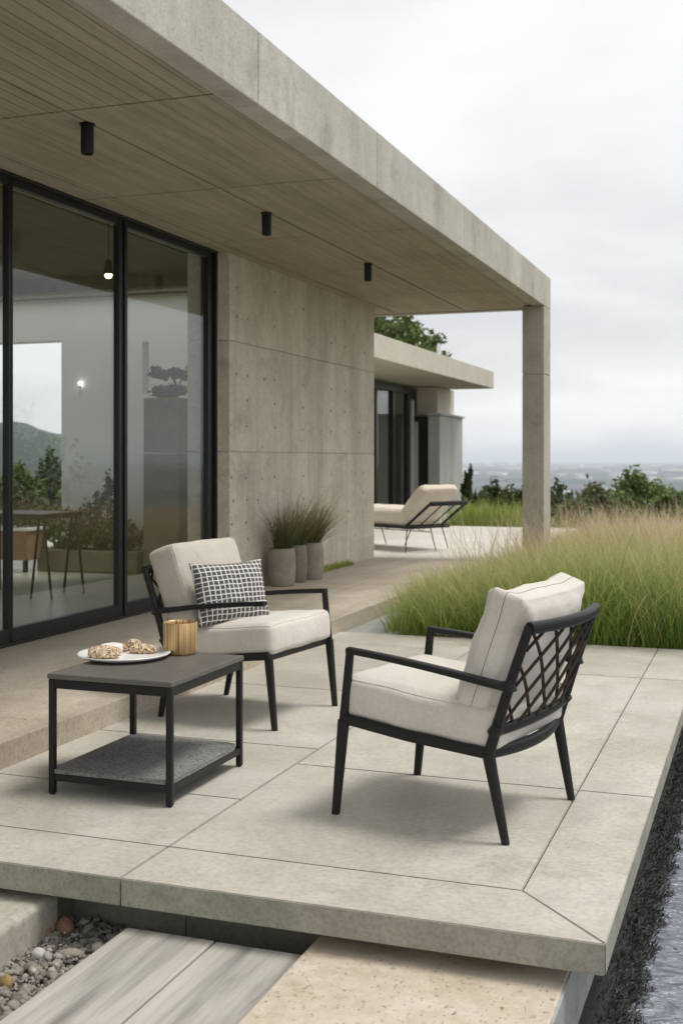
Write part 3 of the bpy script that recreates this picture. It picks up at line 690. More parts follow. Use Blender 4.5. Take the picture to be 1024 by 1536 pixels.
# recessed ceiling spotlights
for i, (y, lab) in enumerate(((5.35, 'nearest black cylinder spotlight under the soffit, largest of the three'), (7.71, 'middle black cylinder spotlight under the soffit, above the wall end of the glazing'), (9.99, 'farthest and smallest black cylinder spotlight under the soffit'))):
    s = empty('ceiling_spotlight', (-3.335, y, 3.011), 0, lab, 'spotlight', 'black spotlights under the soffit')
    bm = BM(); lathe(bm, [(.0,0),(.034,0),(.034,-.15),(.031,-.158),(.026,-.158),(.024,-.13),(0,-.13)], 28); obj('housing', bm, M['black'], s, True, 40)
    bm = BM(); lathe(bm, [(0,.001),(.042,.001),(.042,-.006),(0,-.006)], 28); obj('canopy', bm, M['black'], s, True, 40)
# indoor things
def ptx(px, py, D):
    th = R(19.75); k_ = (px-512)/1763; return (D*(k_*math.cos(th)-math.sin(th)), D*(k_*math.sin(th)+math.cos(th)), 1.25+D*(690-py)/1763)
x, y, z = ptx(163, 411, 8.6)
p = empty('pendant_lamp', (x, y, z), 0, 'small lit pendant lamp hanging behind the glass', 'lamp')
bm = BM(); lathe(bm, [(0,.10),(.02,.10),(.03,.05),(.033,.0),(.03,-.002),(0,.0)], 20); obj('lamp_shade', bm, M['black'], p, True, 50)
bm = BM(); bmesh.ops.create_uvsphere(bm, u_segments=16, v_segments=10, radius=.026); bmesh.ops.translate(bm, verts=bm.verts, vec=(0,0,-.008)); obj('bulb', bm, M['bulb'], p, True)
bm = BM(); sweep(bm, [(0,0,.1), (0,0,3.0-z)], .003, 6, up=(0,1,0)); obj('cable', bm, M['black'], p)
x, y, z = ptx(120, 571, 12.2)
p = empty('wall_light', (-6.93, YW-.03, z), 0, 'tiny white light on the pale indoor wall', 'lamp')
bm = BM(); bmesh.ops.create_uvsphere(bm, u_segments=14, v_segments=8, radius=.013); obj('bulb', bm, M['spot'], p, True)
bm = BM(); lathe(bm, [(0,-.02),(.012,-.02),(.012,-.12),(0,-.12)], 10); obj('stem', bm, M['intwall'], p)
# trestle table indoors
t = empty('trestle_table', (-5.75, 8.45, TZ), 0, 'dark trestle table standing behind the glass', 'table')
bm = BM(); box(bm, -.75, .25, -.3, .3, .66, .70, .004); obj('table_top', bm, M['black'], t)
for s in (-1, 1):
    for e in (-1, 1):
        bm = BM(); sweep(bm, [(.2*1+.10*e-.0, .24*s, 0), (.2+.02*e, .24*s, .66)], .011, 8, up=(0,1,0)); obj('leg', bm, M['black'], t)
    bm = BM(); sweep(bm, [(-.55, .24*s, 0), (-.55, .24*s, .66)], .011, 8, up=(0,1,0)); obj('leg', bm, M['black'], t)
t = empty('planter_trough', (-6.5, 10.55, TZ), 0, 'long dark planter with green shrubs by the pale indoor wall', 'planter')
bm = BM(); box(bm, -.55, .62, -.2, .2, 0, .22, .01); obj('trough', bm, M['claddark'], t)
C = clumped([(-.35,0,.38,.25,.18,.22),(.0,0,.45,.22,.16,.3),(.15,0,.68,.11,.1,.36),(.30,0,.36,.2,.15,.18),(.52,0,.36,.14,.13,.16)], 3400); leaves('shrub_leaves', C, M['leaf_olive'], .035, t)
bm = BM()
bm.free()
for a in ((-.35,.4),(0,.5),(.15,.95),(.3,.4),(.52,.35)):
    bm = BM(); sweep(bm, [(a[0],0,.18),(a[0]+.02,.01,a[1])], .008, 6, up=(0,1,0)); obj('stem', bm, M['bark'], t)
t = empty('planter_box', (-7.35, 10.3, TZ), 0, 'low terracotta coloured planter box behind the glass', 'planter')
bm = BM(); box(bm, -.34, .34, -.18, .18, .12, .42, .01); obj('box', bm, M['terra'], t)
bm = BM(); box(bm, -.36, .36, -.2, .2, .42, .45, .005); obj('rim', bm, M['cake'], t)
for sx in (-.3,.3): 
    for sy in (-.15,.15):
        bm = BM(); box(bm, sx-.02, sx+.02, sy-.02, sy+.02, 0, .12, .002); obj('leg', bm, M['black'], t)
leaves('shrub_leaves', clumped([(-.2,0,.62,.2,.18,.2),(.15,0,.66,.22,.2,.25)], 1500), M['leaf_olive'], .04, t)
t = empty('potted_bonsai', (-5.28, 10.02, 1.83), 0, 'dark leafy plant on top of the brown indoor block', 'plant')
leaves('foliage', clumped([(-.1,0,.27,.16,.12,.07),(.09,0,.25,.13,.1,.07),(-.06,0,.08,.2,.12,.07)], 1500), M['leaf_dark'], .03, t)
bm = BM(); sweep(bm, [(0,0,0),(.02,0,.12),(-.06,0,.26)], .012, 6, up=(0,1,0), smooth_pts=1); sweep(bm, [(.02,0,.1),(.1,0,.24)], .008, 6, up=(0,1,0)); obj('stem', bm, M['bark'], t)

# ------------------------------------------------------------------ far wing
pav = empty('garden_pavilion', (-7.5, 22, TZ), 0, 'far low concrete wing with thin overhanging roof and dark glazing', 'building')
def pobj(name, bm, m, parent=None): return hobj(name, bm, m, parent or pav)
bm = BM(); box(bm, -9.45, -5.52, 14.6, 25.15, 2.80, 3.17, .01); pobj('roof', bm, M['far'])
FX = -6.92
bm = BM(); box(bm, -9.4, FX-.02, 24.02, 25.3, TZ, 2.8)
box(bm, FX-.04, -6.47, 24.0, 25.4, 2.22, 2.79, .008); pobj('wall', bm, M['far']); bm = BM(); box(bm, -9.4, FX-.15, 14.8, 15, TZ, 2.8); pobj('wall', bm, M['far'])
bm = BM(); box(bm, -6.55, -6.30, 23.55, 25.5, TZ, 2.17, .008); box(bm, -6.56, -6.26, 23.50, 25.55, 2.172, 2.22, .006); pobj('side_wall', bm, M['cool'])
w = BM()
for a in (15.0, 17.2, 19.4, 21.2, 22.3): bar(w, FX-.1, FX, a, a+.10, TZ, 2.66)
bar(w, FX-.1, FX, 23.35, 24.0, TZ, 2.66); bar(w, FX-.1, FX+.004, 15, 24.0, 2.62, 2.74); bar(w, FX-.1, FX+.004, 15, 24, TZ, TZ+.08)
wo = pobj('window', w, M['frame'])
bm = BM(); box(bm, FX-.06, FX-.05, 15.05, 23.4, TZ, 2.65); pobj('pane', bm, M['glass'], wo)
bm = BM()
for j in range(24):
    a = 23.0+j*.014
bm2 = BM(); sweep(bm2, [(FX+.02, 23.55, TZ), (FX+.02, 23.55, 2.5)], (.05,.05), 8, up=(0,1,0)); pobj('downpipe', bm2, M['curtain']); bm.free()
# door in the corner
w = BM(); bar(w, FX, FX+.03, 23.60, 23.70, TZ, 2.16); bar(w, -6.62, -6.55, 23.60, 23.70, TZ, 2.16); bar(w, FX+.03, -6.62, 23.6, 23.7, 2.05, 2.16)
d = pobj('door', w, M['frame']); w = BM(); box(w, FX+.03, -6.79, 23.64, 23.67, TZ, 2.05); pobj('door_panel', w, M['curtain'], d)
w = BM(); box(w, -6.788, -6.62, 23.645, 23.665, TZ, 2.05); pobj('door_glass', w, M['frame'], d)
bm = BM(); box(bm, -9.35, FX-.9, 15.2, 15.3, TZ, 2.79); box(bm, -9.6, -9.4, 15.2, 24, TZ, 2.79); pobj('indoor_wall', bm, M['claddark'])
bm = BM(); box(bm, -9.38, FX-.12, 15.1, 23.9, TZ-.05, TZ+.004); pobj('indoor_floor', bm, M['intfloor'])
# blue-green sofa seen inside
bm = BM(); box(bm, -8.6, -7.6, 20.6, 21.6, TZ+.01, .55, .08, 3); box(bm, -8.6, -8.3, 20.6, 21.6, .56, .9, .08, 3)
tag(obj('sofa', bm, onestone('teal_fabric', (.10,.2,.2), (.2,.32,.3)), smooth=True), 'blue-green sofa behind the far glazing', 'sofa')

# ------------------------------------------------------------------ cushions
LOOPS = {}
def cushion_bm(w, d, h, r=.03, bulge=.02, cuts=23, seed=0, wr=.003, pinch=0., top_only=False):
    b = BM(); bmesh.ops.create_cube(b, size=2); bmesh.ops.subdivide_edges(b, edges=b.edges[:], cuts=cuts, use_grid_fill=True)
    hx, hy, hz = w/2, d/2, h/2
    b.verts.ensure_lookup_table(); orig = [v.co.copy() for v in b.verts]
    for v in b.verts:
        u, q_, s = v.co
        f = lambda t: math.copysign(abs(t)**.8, t)
        u2, q2, s2 = f(u), f(q_), s
        p_ = Vector((u2*hx, q2*hy, s2*hz)); c = Vector((max(-hx+r, min(hx-r, p_.x)), max(-hy+r, min(hy-r, p_.y)), max(-hz+r, min(hz-r, p_.z))))
        dd = p_-c
        if dd.length > 1e-6: p_ = c+dd.normalized()*r*min(1, max(abs(dd.x),abs(dd.y),abs(dd.z))/r)
        bl = bulge*max(0,1-u2*u2)**.6*max(0,1-q2*q2)**.6
        p_.z += bl*s*(1 if s > 0 or not top_only else .2)
        sb = .5*bulge*max(0, 1-s*s)
        p_.x += math.copysign(sb*max(0,1-q2*q2)**.5, u)*abs(u)**4; p_.y += math.copysign(sb*max(0,1-u2*u2)**.5, q_)*abs(q_)**4
        if pinch:
            e_ = max(abs(u2), abs(q2)); corner = (abs(u2)*abs(q2))**6
            p_.z *= 1-pinch*e_**7; p_.x *= 1+.08*corner; p_.y *= 1+.10*corner
        k_ = noise.noise(Vector((p_.x*7, p_.y*7, p_.z*7+seed)))+.5*noise.noise(Vector((p_.x*18, p_.y*18, p_.z*18+seed)))
        p_ += Vector((0, 0, s))*k_*wr*1.6 + Vector((u2, q2, 0))*k_*wr*.6
        v.co = p_
    LOOPS.clear()
    for lv in (-1, 0, 1):
        ring = [(math.atan2(o_.y, o_.x), tuple(v.co)) for o_, v in zip(orig, b.verts) if abs(o_.z-lv) < 1e-4 and max(abs(o_.x), abs(o_.y)) > .9999]
        LOOPS[lv] = [p for _, p in sorted(ring)]
    return b
def loop_pts(w, d, z, r=.035, off=0):
    pts = []; hx, hy = w/2+off, d/2+off
    for cx, cy, a0 in ((hx-r,hy-r,0),(-hx+r,hy-r,90),(-hx+r,-hy+r,180),(hx-r,-hy+r,270)):
        for k in range(5): a = R(a0+k*22.5); pts.append((cx+r*math.cos(a), cy+r*math.sin(a), z))
    out = []
    for i, p_ in enumerate(pts):
        q_ = pts[(i+1)%len(pts)]; L = math.dist(p_, q_); m_ = max(1, int(L/.05))
        for k in range(m_): out.append(tuple(p_[j]+(q_[j]-p_[j])*k/m_ for j in range(3)))
    return out
def cushion(name, parent, w, d, h, loc, rot, mat, pip, seed=0, seams='edge', **kw):
    c = obj(name, cushion_bm(w, d, h, seed=seed, **kw), mat, parent, True); c.location = loc; c.rotation_euler = rot
    bm = BM()
    if seams == 'edge':
        for lv in (1, -1): sweep(bm, LOOPS[lv], .0030, 6, True)
    else: sweep(bm, LOOPS[0], .0014, 6, True)
    obj('piping', bm, pip, c, True)
    return c

# ------------------------------------------------------------------ armchairs
def armchair(loc, rz, label, linen_m, omit=None, mirror=1):
    t = empty('lounge_armchair', loc, rz, label, 'armchair', 'low black framed armchairs')
    hw = .305
    for s in (1, -1):
        full = not (omit == s)
        bm = BM()
        sweep(bm, [(.335,hw*s*1.0,0), (.302,hw*s,.335)], [(.0125,.0145),(.017,.021)], 12, up=(1,0,0), shape=3)
        if full: sweep(bm, [(.302,hw*s,.33), (.276,hw*s,.575)], [(.011,.0165),(.0105,.0145)], 12, up=(1,0,0), shape=4)
        obj('leg', bm, M['black'], t, True, 50)
        bm = BM(); sweep(bm, [(-.31,hw*s*.97,0), (-.252,hw*s,.29)], [(.0125,.0135),(.019,.021)], 12, up=(1,0,0), shape=2.6); obj('leg', bm, M['black'], t, True, 50)
        bm = BM()
        sweep(bm, [(.283,hw*s,.583), (.10,hw*s*1.03,.570), (-.1,hw*s*1.05,.548), (-.24,hw*s*1.04,.526), (-.335,hw*s*1.0,.512)], [(.019,.0115),(.021,.0115),(.020,.013),(.015,.015)], 12, shape=4, smooth_pts=2)
        sweep(bm, [(-.318,hw*s,.535),(-.330,hw*s,.497)], (.023,.022), 14, up=(0,1,0), shape=2.6)
        obj('armrest', bm, M['black'], t, True, 50)
    bm = BM()
    for s in (1, -1):
        sweep(bm, [(.302,hw*s,.342), (.05,hw*s,.312), (-.255,hw*s,.290)], (.013,.019), 12, shape=3.5)
    sweep(bm, [(.290,-hw,.332), (.290,hw,.332)], (.011,.018), 12, shape=3.5)
    sweep(bm, [(-.25,-hw,.292), (-.285,-hw*.5,.286), (-.296,0,.284), (-.285,hw*.5,.286), (-.25,hw,.292)], (.015,.021), 12, shape=3, smooth_pts=2)
    for x in (-.12,0,.14): sweep(bm, [(x,-hw,.30+.1*x), (x,hw,.30+.1*x)], (.012,.004), 8)
    obj('seat_frame', bm, M['black'], t, True, 50)
    def back(s_, tt):                      # point on the curved back plane
        return Vector((-.262-.135*tt-.045*(1-(s_/hw)**2)*(.5+.5*tt), s_, .315+.395*tt))
    bm = BM()
    for s in (1, -1): sweep(bm, [(-.250,hw*s,.275), (-.325,hw*s,.515), (-.396,hw*s,.715)], [(.0145,.0185),(.0135,.0165),(.013,.015)], 12, up=(1,0,0), shape=3, smooth_pts=1)
    for tt, rr_ in ((1., (.017,.020)), (.13, (.011,.018))):
        sweep(bm, [back(hw*k_/8, tt) for k_ in range(-8, 9)], rr_, 12, shape=3)
    for s in (1,-1): sweep(bm, [back(hw*s,.13)+Vector((.012,0,-.012)), back(hw*s,.13)+Vector((-.012,0,.018))], .022, 12, up=(0,1,0))
    obj('backrest_frame', bm, M['black'], t, True, 50)
    bm = BM(); random.seed(5)
    for fam in (1, -1):
        for i in range(-4, 9):
            s0 = (-.30+i*.125)*fam if fam == 1 else .30-i*.125
            pts = []
            for k_ in range(25):
                tt = .15+.83*k_/24; sy = s0+fam*(tt-.15)*.40+.004*math.sin(k_*.35+i*2+fam)
                if abs(sy) < hw-.004: pts.append(back(sy, tt)+Vector((.004*fam, 0, 0)))
            if len(pts) > 2:
                sweep(bm, pts, .0058, 6, up=(0,1,0))
    obj('lattice', bm, M['cord'], t, True)
    cushion('seat_cushion', t, .60, .60, .142, (.018, 0, .388), (0, R(5.6)*-1, R(90)) if 0 else (R(5.6), 0, R(-90)), linen_m, M['piping'] , seed=1, bulge=.022, top_only=True, r=.026)
    return t
def back_cushion(t, linen_m, pip, w, h, th, loc, tilt, seed, seams, **kw):
    # local: x width -> chair y; y height; z thickness -> chair forward
    m = Matrix.Rotation(tilt, 4, 'Y') @ Matrix(((0,0,1,0),(1,0,0,0),(0,1,0,0),(0,0,0,1)))
    c = cushion('back_cushion', t, w, h, th, (0,0,0), (0,0,0), linen_m, pip, seed=seed, seams=seams, **kw)
    c.matrix_local = Matrix.Translation(loc) @ m
    return c
ch1 = armchair((-1.031, 4.13, 0), R(168), 'armchair at right seen from behind, with brown cord lattice back and oatmeal cushions', M['linen'])
back_cushion(ch1, M['linen'], M['seam'], .57, .505, .165, (-.228, 0, .562), R(-19), 3, 'mid', bulge=.018, pinch=.32, r=.02, wr=.007)
ch2 = armchair((-2.42, 5.35, 0), R(-7), 'armchair beside the coffee table facing the other, with greige back cushion and patterned pillow', M['linen'], omit=-1)
back_cushion(ch2, M['linen2'], M['piping'], .575, .515, .155, (-.235, 0, .578), R(-20), 8, 'edge', bulge=.016, r=.022, wr=.004)
# throw pillow
b = BM(); bmesh.ops.create_cube(b, size=2); bmesh.ops.subdivide_edges(b, edges=b.edges[:], cuts=26, use_grid_fill=True)
for v in b.verts:
    u, q_, s = v.co; w_, h_, t_ = .205, .155, .062
    th_ = t_*(max(0,1-abs(u)**2.6)*max(0,1-abs(q_)**2.6))**.55+.004
    x = u*w_*(1-.07*(1-q_*q_)*abs(u)**3+.0); y = q_*h_*(1-.09*(1-u*u)*abs(q_)**3)
    k_ = noise.noise(Vector((x*9, y*9, s*2)))*.008*(th_/t_)
    v.co = Vector((x, y, s*th_+k_))
pl = obj('throw_pillow', b, M['grid'], None, True)
tag(pl, 'small throw pillow with black and white grid pattern on the left armchair', 'pillow')
zc = Vector((.80, -.52, .30)).normalized(); xc = Vector((.52, .80, -.06)); xc = (xc-zc*xc.dot(zc)).normalized(); yc = zc.cross(xc)
rollm = Matrix((( xc.x, yc.x, zc.x), (xc.y, yc.y, zc.y), (xc.z, yc.z, zc.z))).to_4x4()
pl.matrix_world = Matrix.Translation((-2.445, 5.215, .605)) @ rollm @ Matrix.Rotation(R(4), 4, 'Z')

# ------------------------------------------------------------------ side table
TX0, TX1, TY0, TY1, TT = -2.515, -2.0, 3.765, 4.385, .452
t = empty('coffee_table', ((TX0+TX1)/2, (TY0+TY1)/2, 0), 0, 'square black metal coffee table with grey top and woven lower shelf', 'coffee table')
hx, hy = (TX1-TX0)/2, (TY1-TY0)/2
bm = BM(); box(bm, -hx-.004, hx+.002, -hy-.002, hy+.002, TT-.020, TT, .003); obj('table_top', bm, M['ttop'], t)
for sx in (-1,1):
    for sy in (-1,1):
        bm = BM(); x, y = sx*(hx-.012), sy*(hy-.012); box(bm, x-.012, x+.012, y-.012, y+.012, .004, TT-.0205, .004, 2); lathe(bm, [(0,0),(.009,0),(.009,.006),(0,.006)], 12, (x,y,0)); obj('leg', bm, M['black'], t, True, 40)
for z0, z1 in ((TT-.055, TT-.021), (.052, .078)):
    bm = BM()
    for sy in (-1,1): box(bm, -hx+.024, hx-.024, sy*(hy-.012)-.009, sy*(hy-.012)+.009, z0, z1, .002)
    for sx in (-1,1): box(bm, sx*(hx-.012)-.009, sx*(hx-.012)+.009, -hy+.024, hy-.024, z0, z1, .002)
    obj('rail', bm, M['black'], t)
bm = BM(); c_ = .03
prism(bm, [(-hx+.003,-hy+.024),(-hx+.024,-hy+.024),(-hx+.024,-hy+.003),(hx-.024,-hy+.003),(hx-.024,-hy+.024),(hx-.003,-hy+.024),(hx-.003,hy-.09),(hx-.012,hy-.05),(hx-.024,hy-.024),(hx-.07,hy-.008),(-hx+.024,hy-.003),(-hx+.024,hy-.024),(-hx+.003,hy-.024)], .079, .095, .002)
obj('shelf', bm, M['shelf'], t)
# plate
pz = TT; PX, PY = -2.425, 4.165
bm = BM(); r_ = .185
lathe(bm, [(.0,.002),(.11,.002),(.112,0),(.12,0),(.124,.003),(.16,.008),(r_-.003,.017),(r_,.021),(r_-.002,.0235),(r_-.008,.022),(.155,.013),(.12,.010),(0,.010)], 72)
o = obj('plate', bm, M['plate'], None, True, 50); o.location = (PX, PY, pz); tag(o, 'round white ceramic plate of pastries on the coffee table', 'plate')
# pastries
def pastry(x, y, z, L, wd, hh, rz, label, cake=None):
    t_ = empty('pastry', (x, y, z), rz, label, 'pastry', 'nut coated pastries on the plate')
    b = BM(); bmesh.ops.create_icosphere(b, subdivisions=5, radius=1)
    for v in b.verts:
        n_ = 1+.16*noise.noise(v.co*2.2+Vector((x*50,y*50,0)))+.13*abs(noise.noise(v.co*11+Vector((x*50,0,0))))
        zz_ = v.co.z if v.co.z > -.6 else -.6
        v.co = Vector((math.copysign(abs(v.co.x)**.85, v.co.x)*L*n_, v.co.y*wd*n_, (zz_+.6)/1.6*hh*n_))
    obj('nut_coating', b, M['nuts'], t_, True)
    if cake:
        b = BM(); lathe(b, [(0,0),(.040,0),(.043,.004),(.043,.040),(.040,.043),(0,.043)], 32, cake); obj('cake', b, M['cake'], t_, True, 40)
    return t_
ca = R(20)
def pp(r_, f_): c_, s_ = math.cos(R(19.75)), math.sin(R(19.75)); return PX+r_*c_-f_*s_, PY+r_*s_+f_*c_
pastry(*pp(-.068,-.060), pz+.0115, .062, .034, .046, ca, 'front nut coated pastry with a white cake behind it', (.018, .062, 0))
pastry(*pp(-.055,.085), pz+.0115, .052, .027, .034, ca+.1, 'left nut coated pastry at the back of the plate')
pastry(*pp(.066,.055), pz+.0115, .055, .026, .034, ca-.1, 'right nut coated pastry at the back of the plate')
pastry(*pp(.015,.125), pz+.0115, .033, .022, .044, ca, 'pale nut coated pastry behind the other three')
# gold vessel
CX, CY = -2.262, 4.335
bm = BM(); ro = .069
nseg = 96; prof = [(.060,0),(.066,.003),(.0685,.012),(.069,.128),(.0675,.130),(.0655,.1285),(.064,.12),(.062,.012),(0,.010)]
rings = []
for r0, z0 in prof:
    rings.append([bm.verts.new(((r0+.0011*math.sin(k*2.1)*math.cos(k*.7)+.0006*math.sin(k*5.3))*math.cos(2*math.pi*k/nseg) if r0 else 0, (r0+.0011*math.sin(k*2.1)*math.cos(k*.7)+.0006*math.sin(k*5.3))*math.sin(2*math.pi*k/nseg) if r0 else 0, z0)) for k in range(nseg)])
for a, b_ in zip(rings, rings[1:]):
    for k in range(nseg):
        bm.faces.new((a[k], a[(k+1)%nseg], b_[(k+1)%nseg], b_[k]))
bm.faces.new(rings[0][::-1])
o = obj('gold_cup', bm, M['gold'], None, True, 60); o.location = (CX, CY, TT+.0005); tag(o, 'ribbed gold metal cup beside the plate', 'cup')

# ------------------------------------------------------------------ potted grasses
def potted(x, y, rad, hh, label, nb, lean, mat, u0, bias=None):
    t_ = empty('potted_grass', (x, y, TZ), random.uniform(0, 6), label, 'potted plant', 'grass pots by the concrete wall')
    t_.rotation_euler = (0,0,0)
    bm = BM(); lathe(bm, [(rad*.80,0),(rad*.90,.01),(rad*.98,hh*.3),(rad*1.0,hh*.55),(rad*.95,hh*.85),(rad*.88,hh*.985),(rad*.86,hh),(rad*.80,hh),(rad*.79,hh*.93),(0,hh*.93)], 40)
    obj('pot', bm, mat, t_, True, 60)
    n = nb; a = rng.uniform(0,2*np.pi,n); rr_ = rad*.6*np.sqrt(rng.uniform(0,1,n))
    P = np.stack([rr_*np.cos(a), rr_*np.sin(a), np.full(n, hh*.92)], 1)
    dirs = a+rng.normal(0,.5,n)
    if bias is not None:
        k_ = rng.uniform(0,1,n) < .45; dirs = np.where(k_, bias+rng.normal(0,.5,n), dirs)
    dirs = np.where(np.cos(dirs) < -.3, np.pi-dirs, dirs)   # the wall keeps blades out on that side
    H = rng.uniform(.22,.52,n)*np.where(rng.uniform(0,1,n)<.08, 1.35, 1)
    blades('grass_blades', P, H, .0058, M['potgrass'], t_, lean, .55, 5, dirs, np.clip(rng.normal(u0,.25,n),0,1))
potted(-4.115, 9.86, .128, .34, 'nearest pot of green grass, largest of the three clay pots', 420, .38, M['pot'], .3, R(-80))
M['pot2'] = onestone('grey_brown_clay', (.20,.17,.145), (.31,.27,.235))
potted(-4.12, 10.22, .105, .345, 'middle dark clay pot of grass between the other two', 330, .35, M['pot2'], .5)
potted(-4.09, 10.52, .125, .35, 'farthest pot of straw coloured grass leaning right', 420, .5, M['pot'], .85, R(70))

# ------------------------------------------------------------------ chaise longue
L = empty('chaise_longue', (-3.95, 14.30, TZ), R(151), 'black framed chaise longue with thick cream mattress on the far terrace', 'chaise longue')
fz = .30
bm = BM()
for s in (-1,1): sweep(bm, [(-.02,.32*s,fz), (1.9,.32*s,fz)], (.015,.022), 10, shape=4)
for x in (-.02, .5, 1.0, 1.5, 1.9): sweep(bm, [(x,-.32,fz), (x,.32,fz)], (.012,.018), 8, shape=4)
obj('frame', bm, M['black'], L, True, 50)
bm = BM()
def bp(s, tt): return (.12-.44*tt-.03*(1-s*s), .32*s, fz+.005+.30*tt)
for s in (-1,1): sweep(bm, [bp(s,0), bp(s,1)], (.018,.018), 10, up=(1,0,0))
sweep(bm, [bp(s/4,1) for s in range(-4,5)], (.02,.03), 10); sweep(bm, [bp(s/4,.02) for s in range(-4,5)], (.02,.02), 10)
for s in (-.33,.33): sweep(bm, [bp(s,0), bp(s*1.1,1)], .008, 8, up=(1,0,0))
obj('backrest_frame', bm, M['black'], L, True, 50)
for (x, s, dx, dy) in ((.10,-1,-.02,.10),(.10,1,-.12,.14),(-.0,0,-.10,.0),(.62,-1,.16,.0),(1.25,-1,-.12,0),(1.7,-1,.1,-.0),(1.7,1,.1,.0)):
    bm = BM(); sweep(bm, [(x,.31*s,fz), (x+dx,.31*s+dy*s,0)], [(.008,.008),(.006,.006)], 8, up=(0,1,0)); obj('leg', bm, M['black'], L, True)
bm = BM()
zig = [(.3+i*.16, -.30, fz-(.09 if i % 2 else .0)) for i in range(9)]; sweep(bm, zig, .005, 6, up=(0,1,0)); sweep(bm, [(.3,-.30,fz-.09),(1.6,-.30,fz-.09)], .006, 6)
obj('under_brace', bm, M['black'], L, True)
c = obj('mattress', cushion_bm(.66, 1.75, .20, r=.06, bulge=.03, cuts=16, seed=4, wr=.006), M['cream'], L, True); c.location = (.98, 0, fz+.125); c.rotation_euler = (0,0,R(90))
c = obj('backrest_cushion', cushion_bm(.64, .58, .12, r=.04, bulge=.02, cuts=16, seed=6, wr=.006), M['cream'], L, True)
c.matrix_local = Matrix.Translation((.04,0,fz+.30)) @ Matrix.Rotation(R(-46), 4, 'Y') @ Matrix(((0,0,1,0),(1,0,0,0),(0,1,0,0),(0,0,0,1)))

# ------------------------------------------------------------------ trees and hedges
def at(px, D, z): x, y, _ = ptx(px, 690, D); return Vector((x, y, z))
def zt(py, D): return 1.25+D*(690-py)/1763
def bush(px, D, topy, wpx, label, mat, leaf, n, lobes=5, base=None, group=None, name='bush', tall=1.):
    gz = float(hgt(D)) if base is None else base
    H = zt(topy, D)-gz; w = wpx*D/1763/2; p_ = at(px, D, gz); bl = []
    random.seed(int(px*7+D))
    for i in range(lobes):
        a = 2*math.pi*i/lobes; rr_ = .5*w
        bl.append((math.cos(a)*rr_, math.sin(a)*rr_*.8, H*random.uniform(.45,.68), w*random.uniform(.45,.6), w*.55, H*random.uniform(.22,.33)))
    bl.append((0, 0, H*.72, w*.55, w*.55, H*.28))
    return tree(label, 'tree' if name == 'tree' else 'bush', p_, bl, n, leaf, mat, H*.4, max(.03, H*.02), name, group)
bush(703, 25, 706, 24, 'narrow upright dark conifer right of the far wing', M['leaf_dark'], .055, 4200, 4, name='tree')
bush(740, 46, 727, 84, 'rounded dark tree beyond the hedge, left of the column', M['leaf_dark'], .13, 8000, 6, name='tree', group='trees on the slope')
bush(780, 40, 733, 76, 'lower dark tree directly left of the column', M['leaf_dark'], .12, 6000, 5, name='tree', group='trees on the slope')
bush(722, 38, 745, 62, 'small dark shrub between the conifer and the rounded tree', M['leaf_dark'], .11, 4500, 5)
bush(838, 44, 729, 86, 'dark grey-green tree directly right of the column', M['leaf_dark'], .13, 6500, 5, name='tree', group='trees on the slope')
bush(890, 30, 722, 110, 'olive green bush with pale gaps at the left of the meadow skyline', M['leaf_olive'], .075, 14000, 8)
bush(948, 31, 712, 138, 'tallest dark green bush on the meadow skyline', M['leaf_mid'], .08, 18000, 9)
bush(1006, 28, 740, 110, 'dark bush sloping down at the right edge of the meadow', M['leaf_mid'], .075, 13000, 8)
bush(1060, 27, 760, 80, 'bush outside the meadow beyond the right edge', M['leaf_mid'], .075, 5000, 6)
bush(862, 27, 752, 80, 'low olive bush behind the dry grass near the column', M['leaf_olive'], .07, 4500, 5)
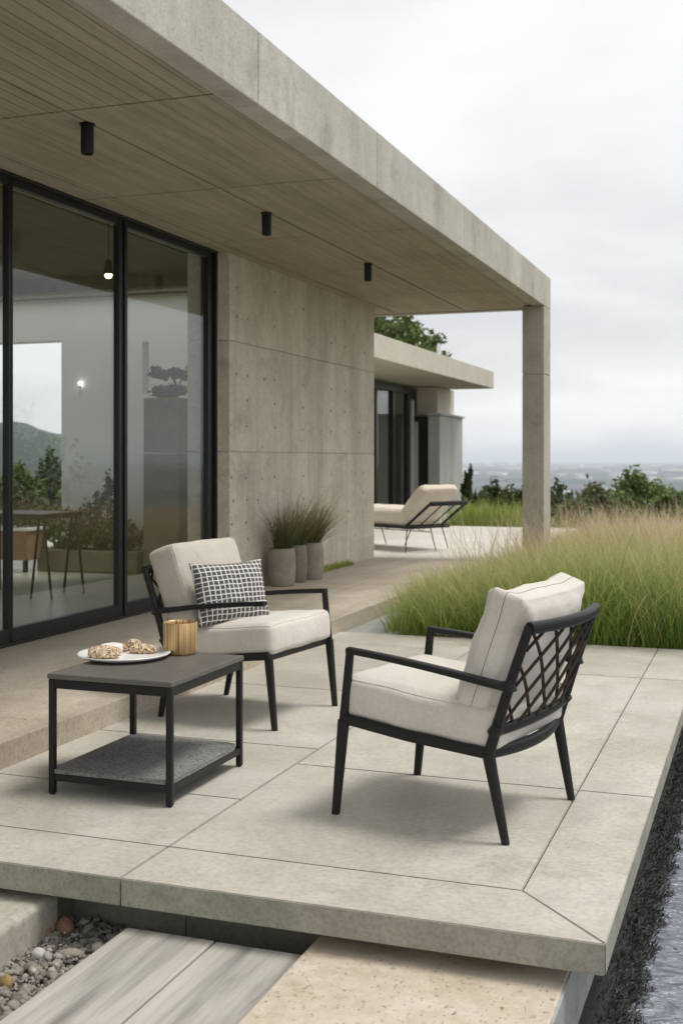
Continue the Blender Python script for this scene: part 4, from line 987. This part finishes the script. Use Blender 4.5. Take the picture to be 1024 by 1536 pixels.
# bright hedge behind the terrace
for px, ty, lab in ((700,758,'bright green hedge shrub nearest the chaise longue'), (722,760,'second bright green hedge shrub from the chaise longue'), (745,762,'third bright green hedge shrub, midway to the column'), (768,765,'bright green hedge shrub just left of the column'), (792,766,'bright green hedge shrub half hidden by the column')):
    D = 21.3; p_ = at(px, D, -1.0); H = zt(ty, D)+1.0
    t_ = empty('hedge_shrub', p_, 0, lab, 'shrub', 'bright hedge behind the terrace')
    leaves('crown', clumped([(0,0,H*.5,.22,.28,H*.34),(.1,.1,H*.7,.15,.2,H*.16)], 1500), M['leaf_bright'], .03, t_)
    n = 1300; P = np.stack([rng.normal(0,.15,n), rng.normal(0,.22,n), rng.uniform(.35,.72,n)*H], 1)
    blades('grass_blades', P, rng.uniform(.35,.75,n), .012, M['leaf_bright'], t_, .35, .7, 4)
    bm = BM(); sweep(bm, [(0,0,-.1),(.02,0,H*.4),(0,0,H*.6)], .02, 6, up=(0,1,0))
    obj('stem', bm, M['bark'], t_)
# tree over the far wing
D = 30; p_ = at(595, D, -.9)
tree('leafy tree rising behind the far wing roof', 'tree', p_, [(-.35,0,5.4,1.0,.9,.6),(.35,.1,5.05,.7,.8,.5),(-1.0,0,5.2,.8,.8,.7),(1.05,0,4.5,.40,.5,.42),(.25,0,4.3,1.1,.9,.5),(.7,0,4.8,.5,.5,.3),(-.1,0,4.8,.6,.6,.5)], 8000, .085, M['leaf_mid'], 3.4, .12)
# trees outside the rear opening of the house
for px, D, ty, wpx, lab in ((35, 24, 690, 70, 'broad dark green tree seen through the house, leftmost'), (78, 27, 684, 60, 'dark green tree seen through the rear opening of the house'), (-20, 26, 680, 70, 'dark tree beyond the rear opening left of the others'), (110, 22, 700, 60, 'dark green tree hidden partly by the pale indoor wall')):
    bush(px, D, ty, wpx, lab, M['leaf_mid'] if px != 78 else M['leaf_dark'], .07, 6000, 6, name='tree', group='trees behind the house')
# trees and a hill on the open side, which the glazing reflects
random.seed(11)
for i, (x, y, H, w) in enumerate(((9,16,2.6,1.6),(13,20,3.4,2.0),(17,15,3.0,1.9),(10,26,3.6,2.0),(22,24,4.2,2.6))):
    labs = ('round olive tree on the slope beyond the pool, nearest', 'second olive tree beyond the pool', 'broad tree far to the right of the pool', 'tall tree behind the meadow far right', 'largest tree far right beyond the pool')
    gz = float(hgt(math.hypot(x+2, y-12)))
    bl = [(math.cos(a)*w*.5, math.sin(a)*w*.5, H*random.uniform(.5,.7), w*.55, w*.55, H*.28) for a in (0,1.2,2.5,3.7,5)]+[(0,0,H*.75,w*.5,w*.5,H*.25)]
    tree(labs[i], 'tree', (x, y, gz), bl, 4500, .09, M['leaf_mid'], H*.4, .07, 'tree', 'trees beyond the pool')
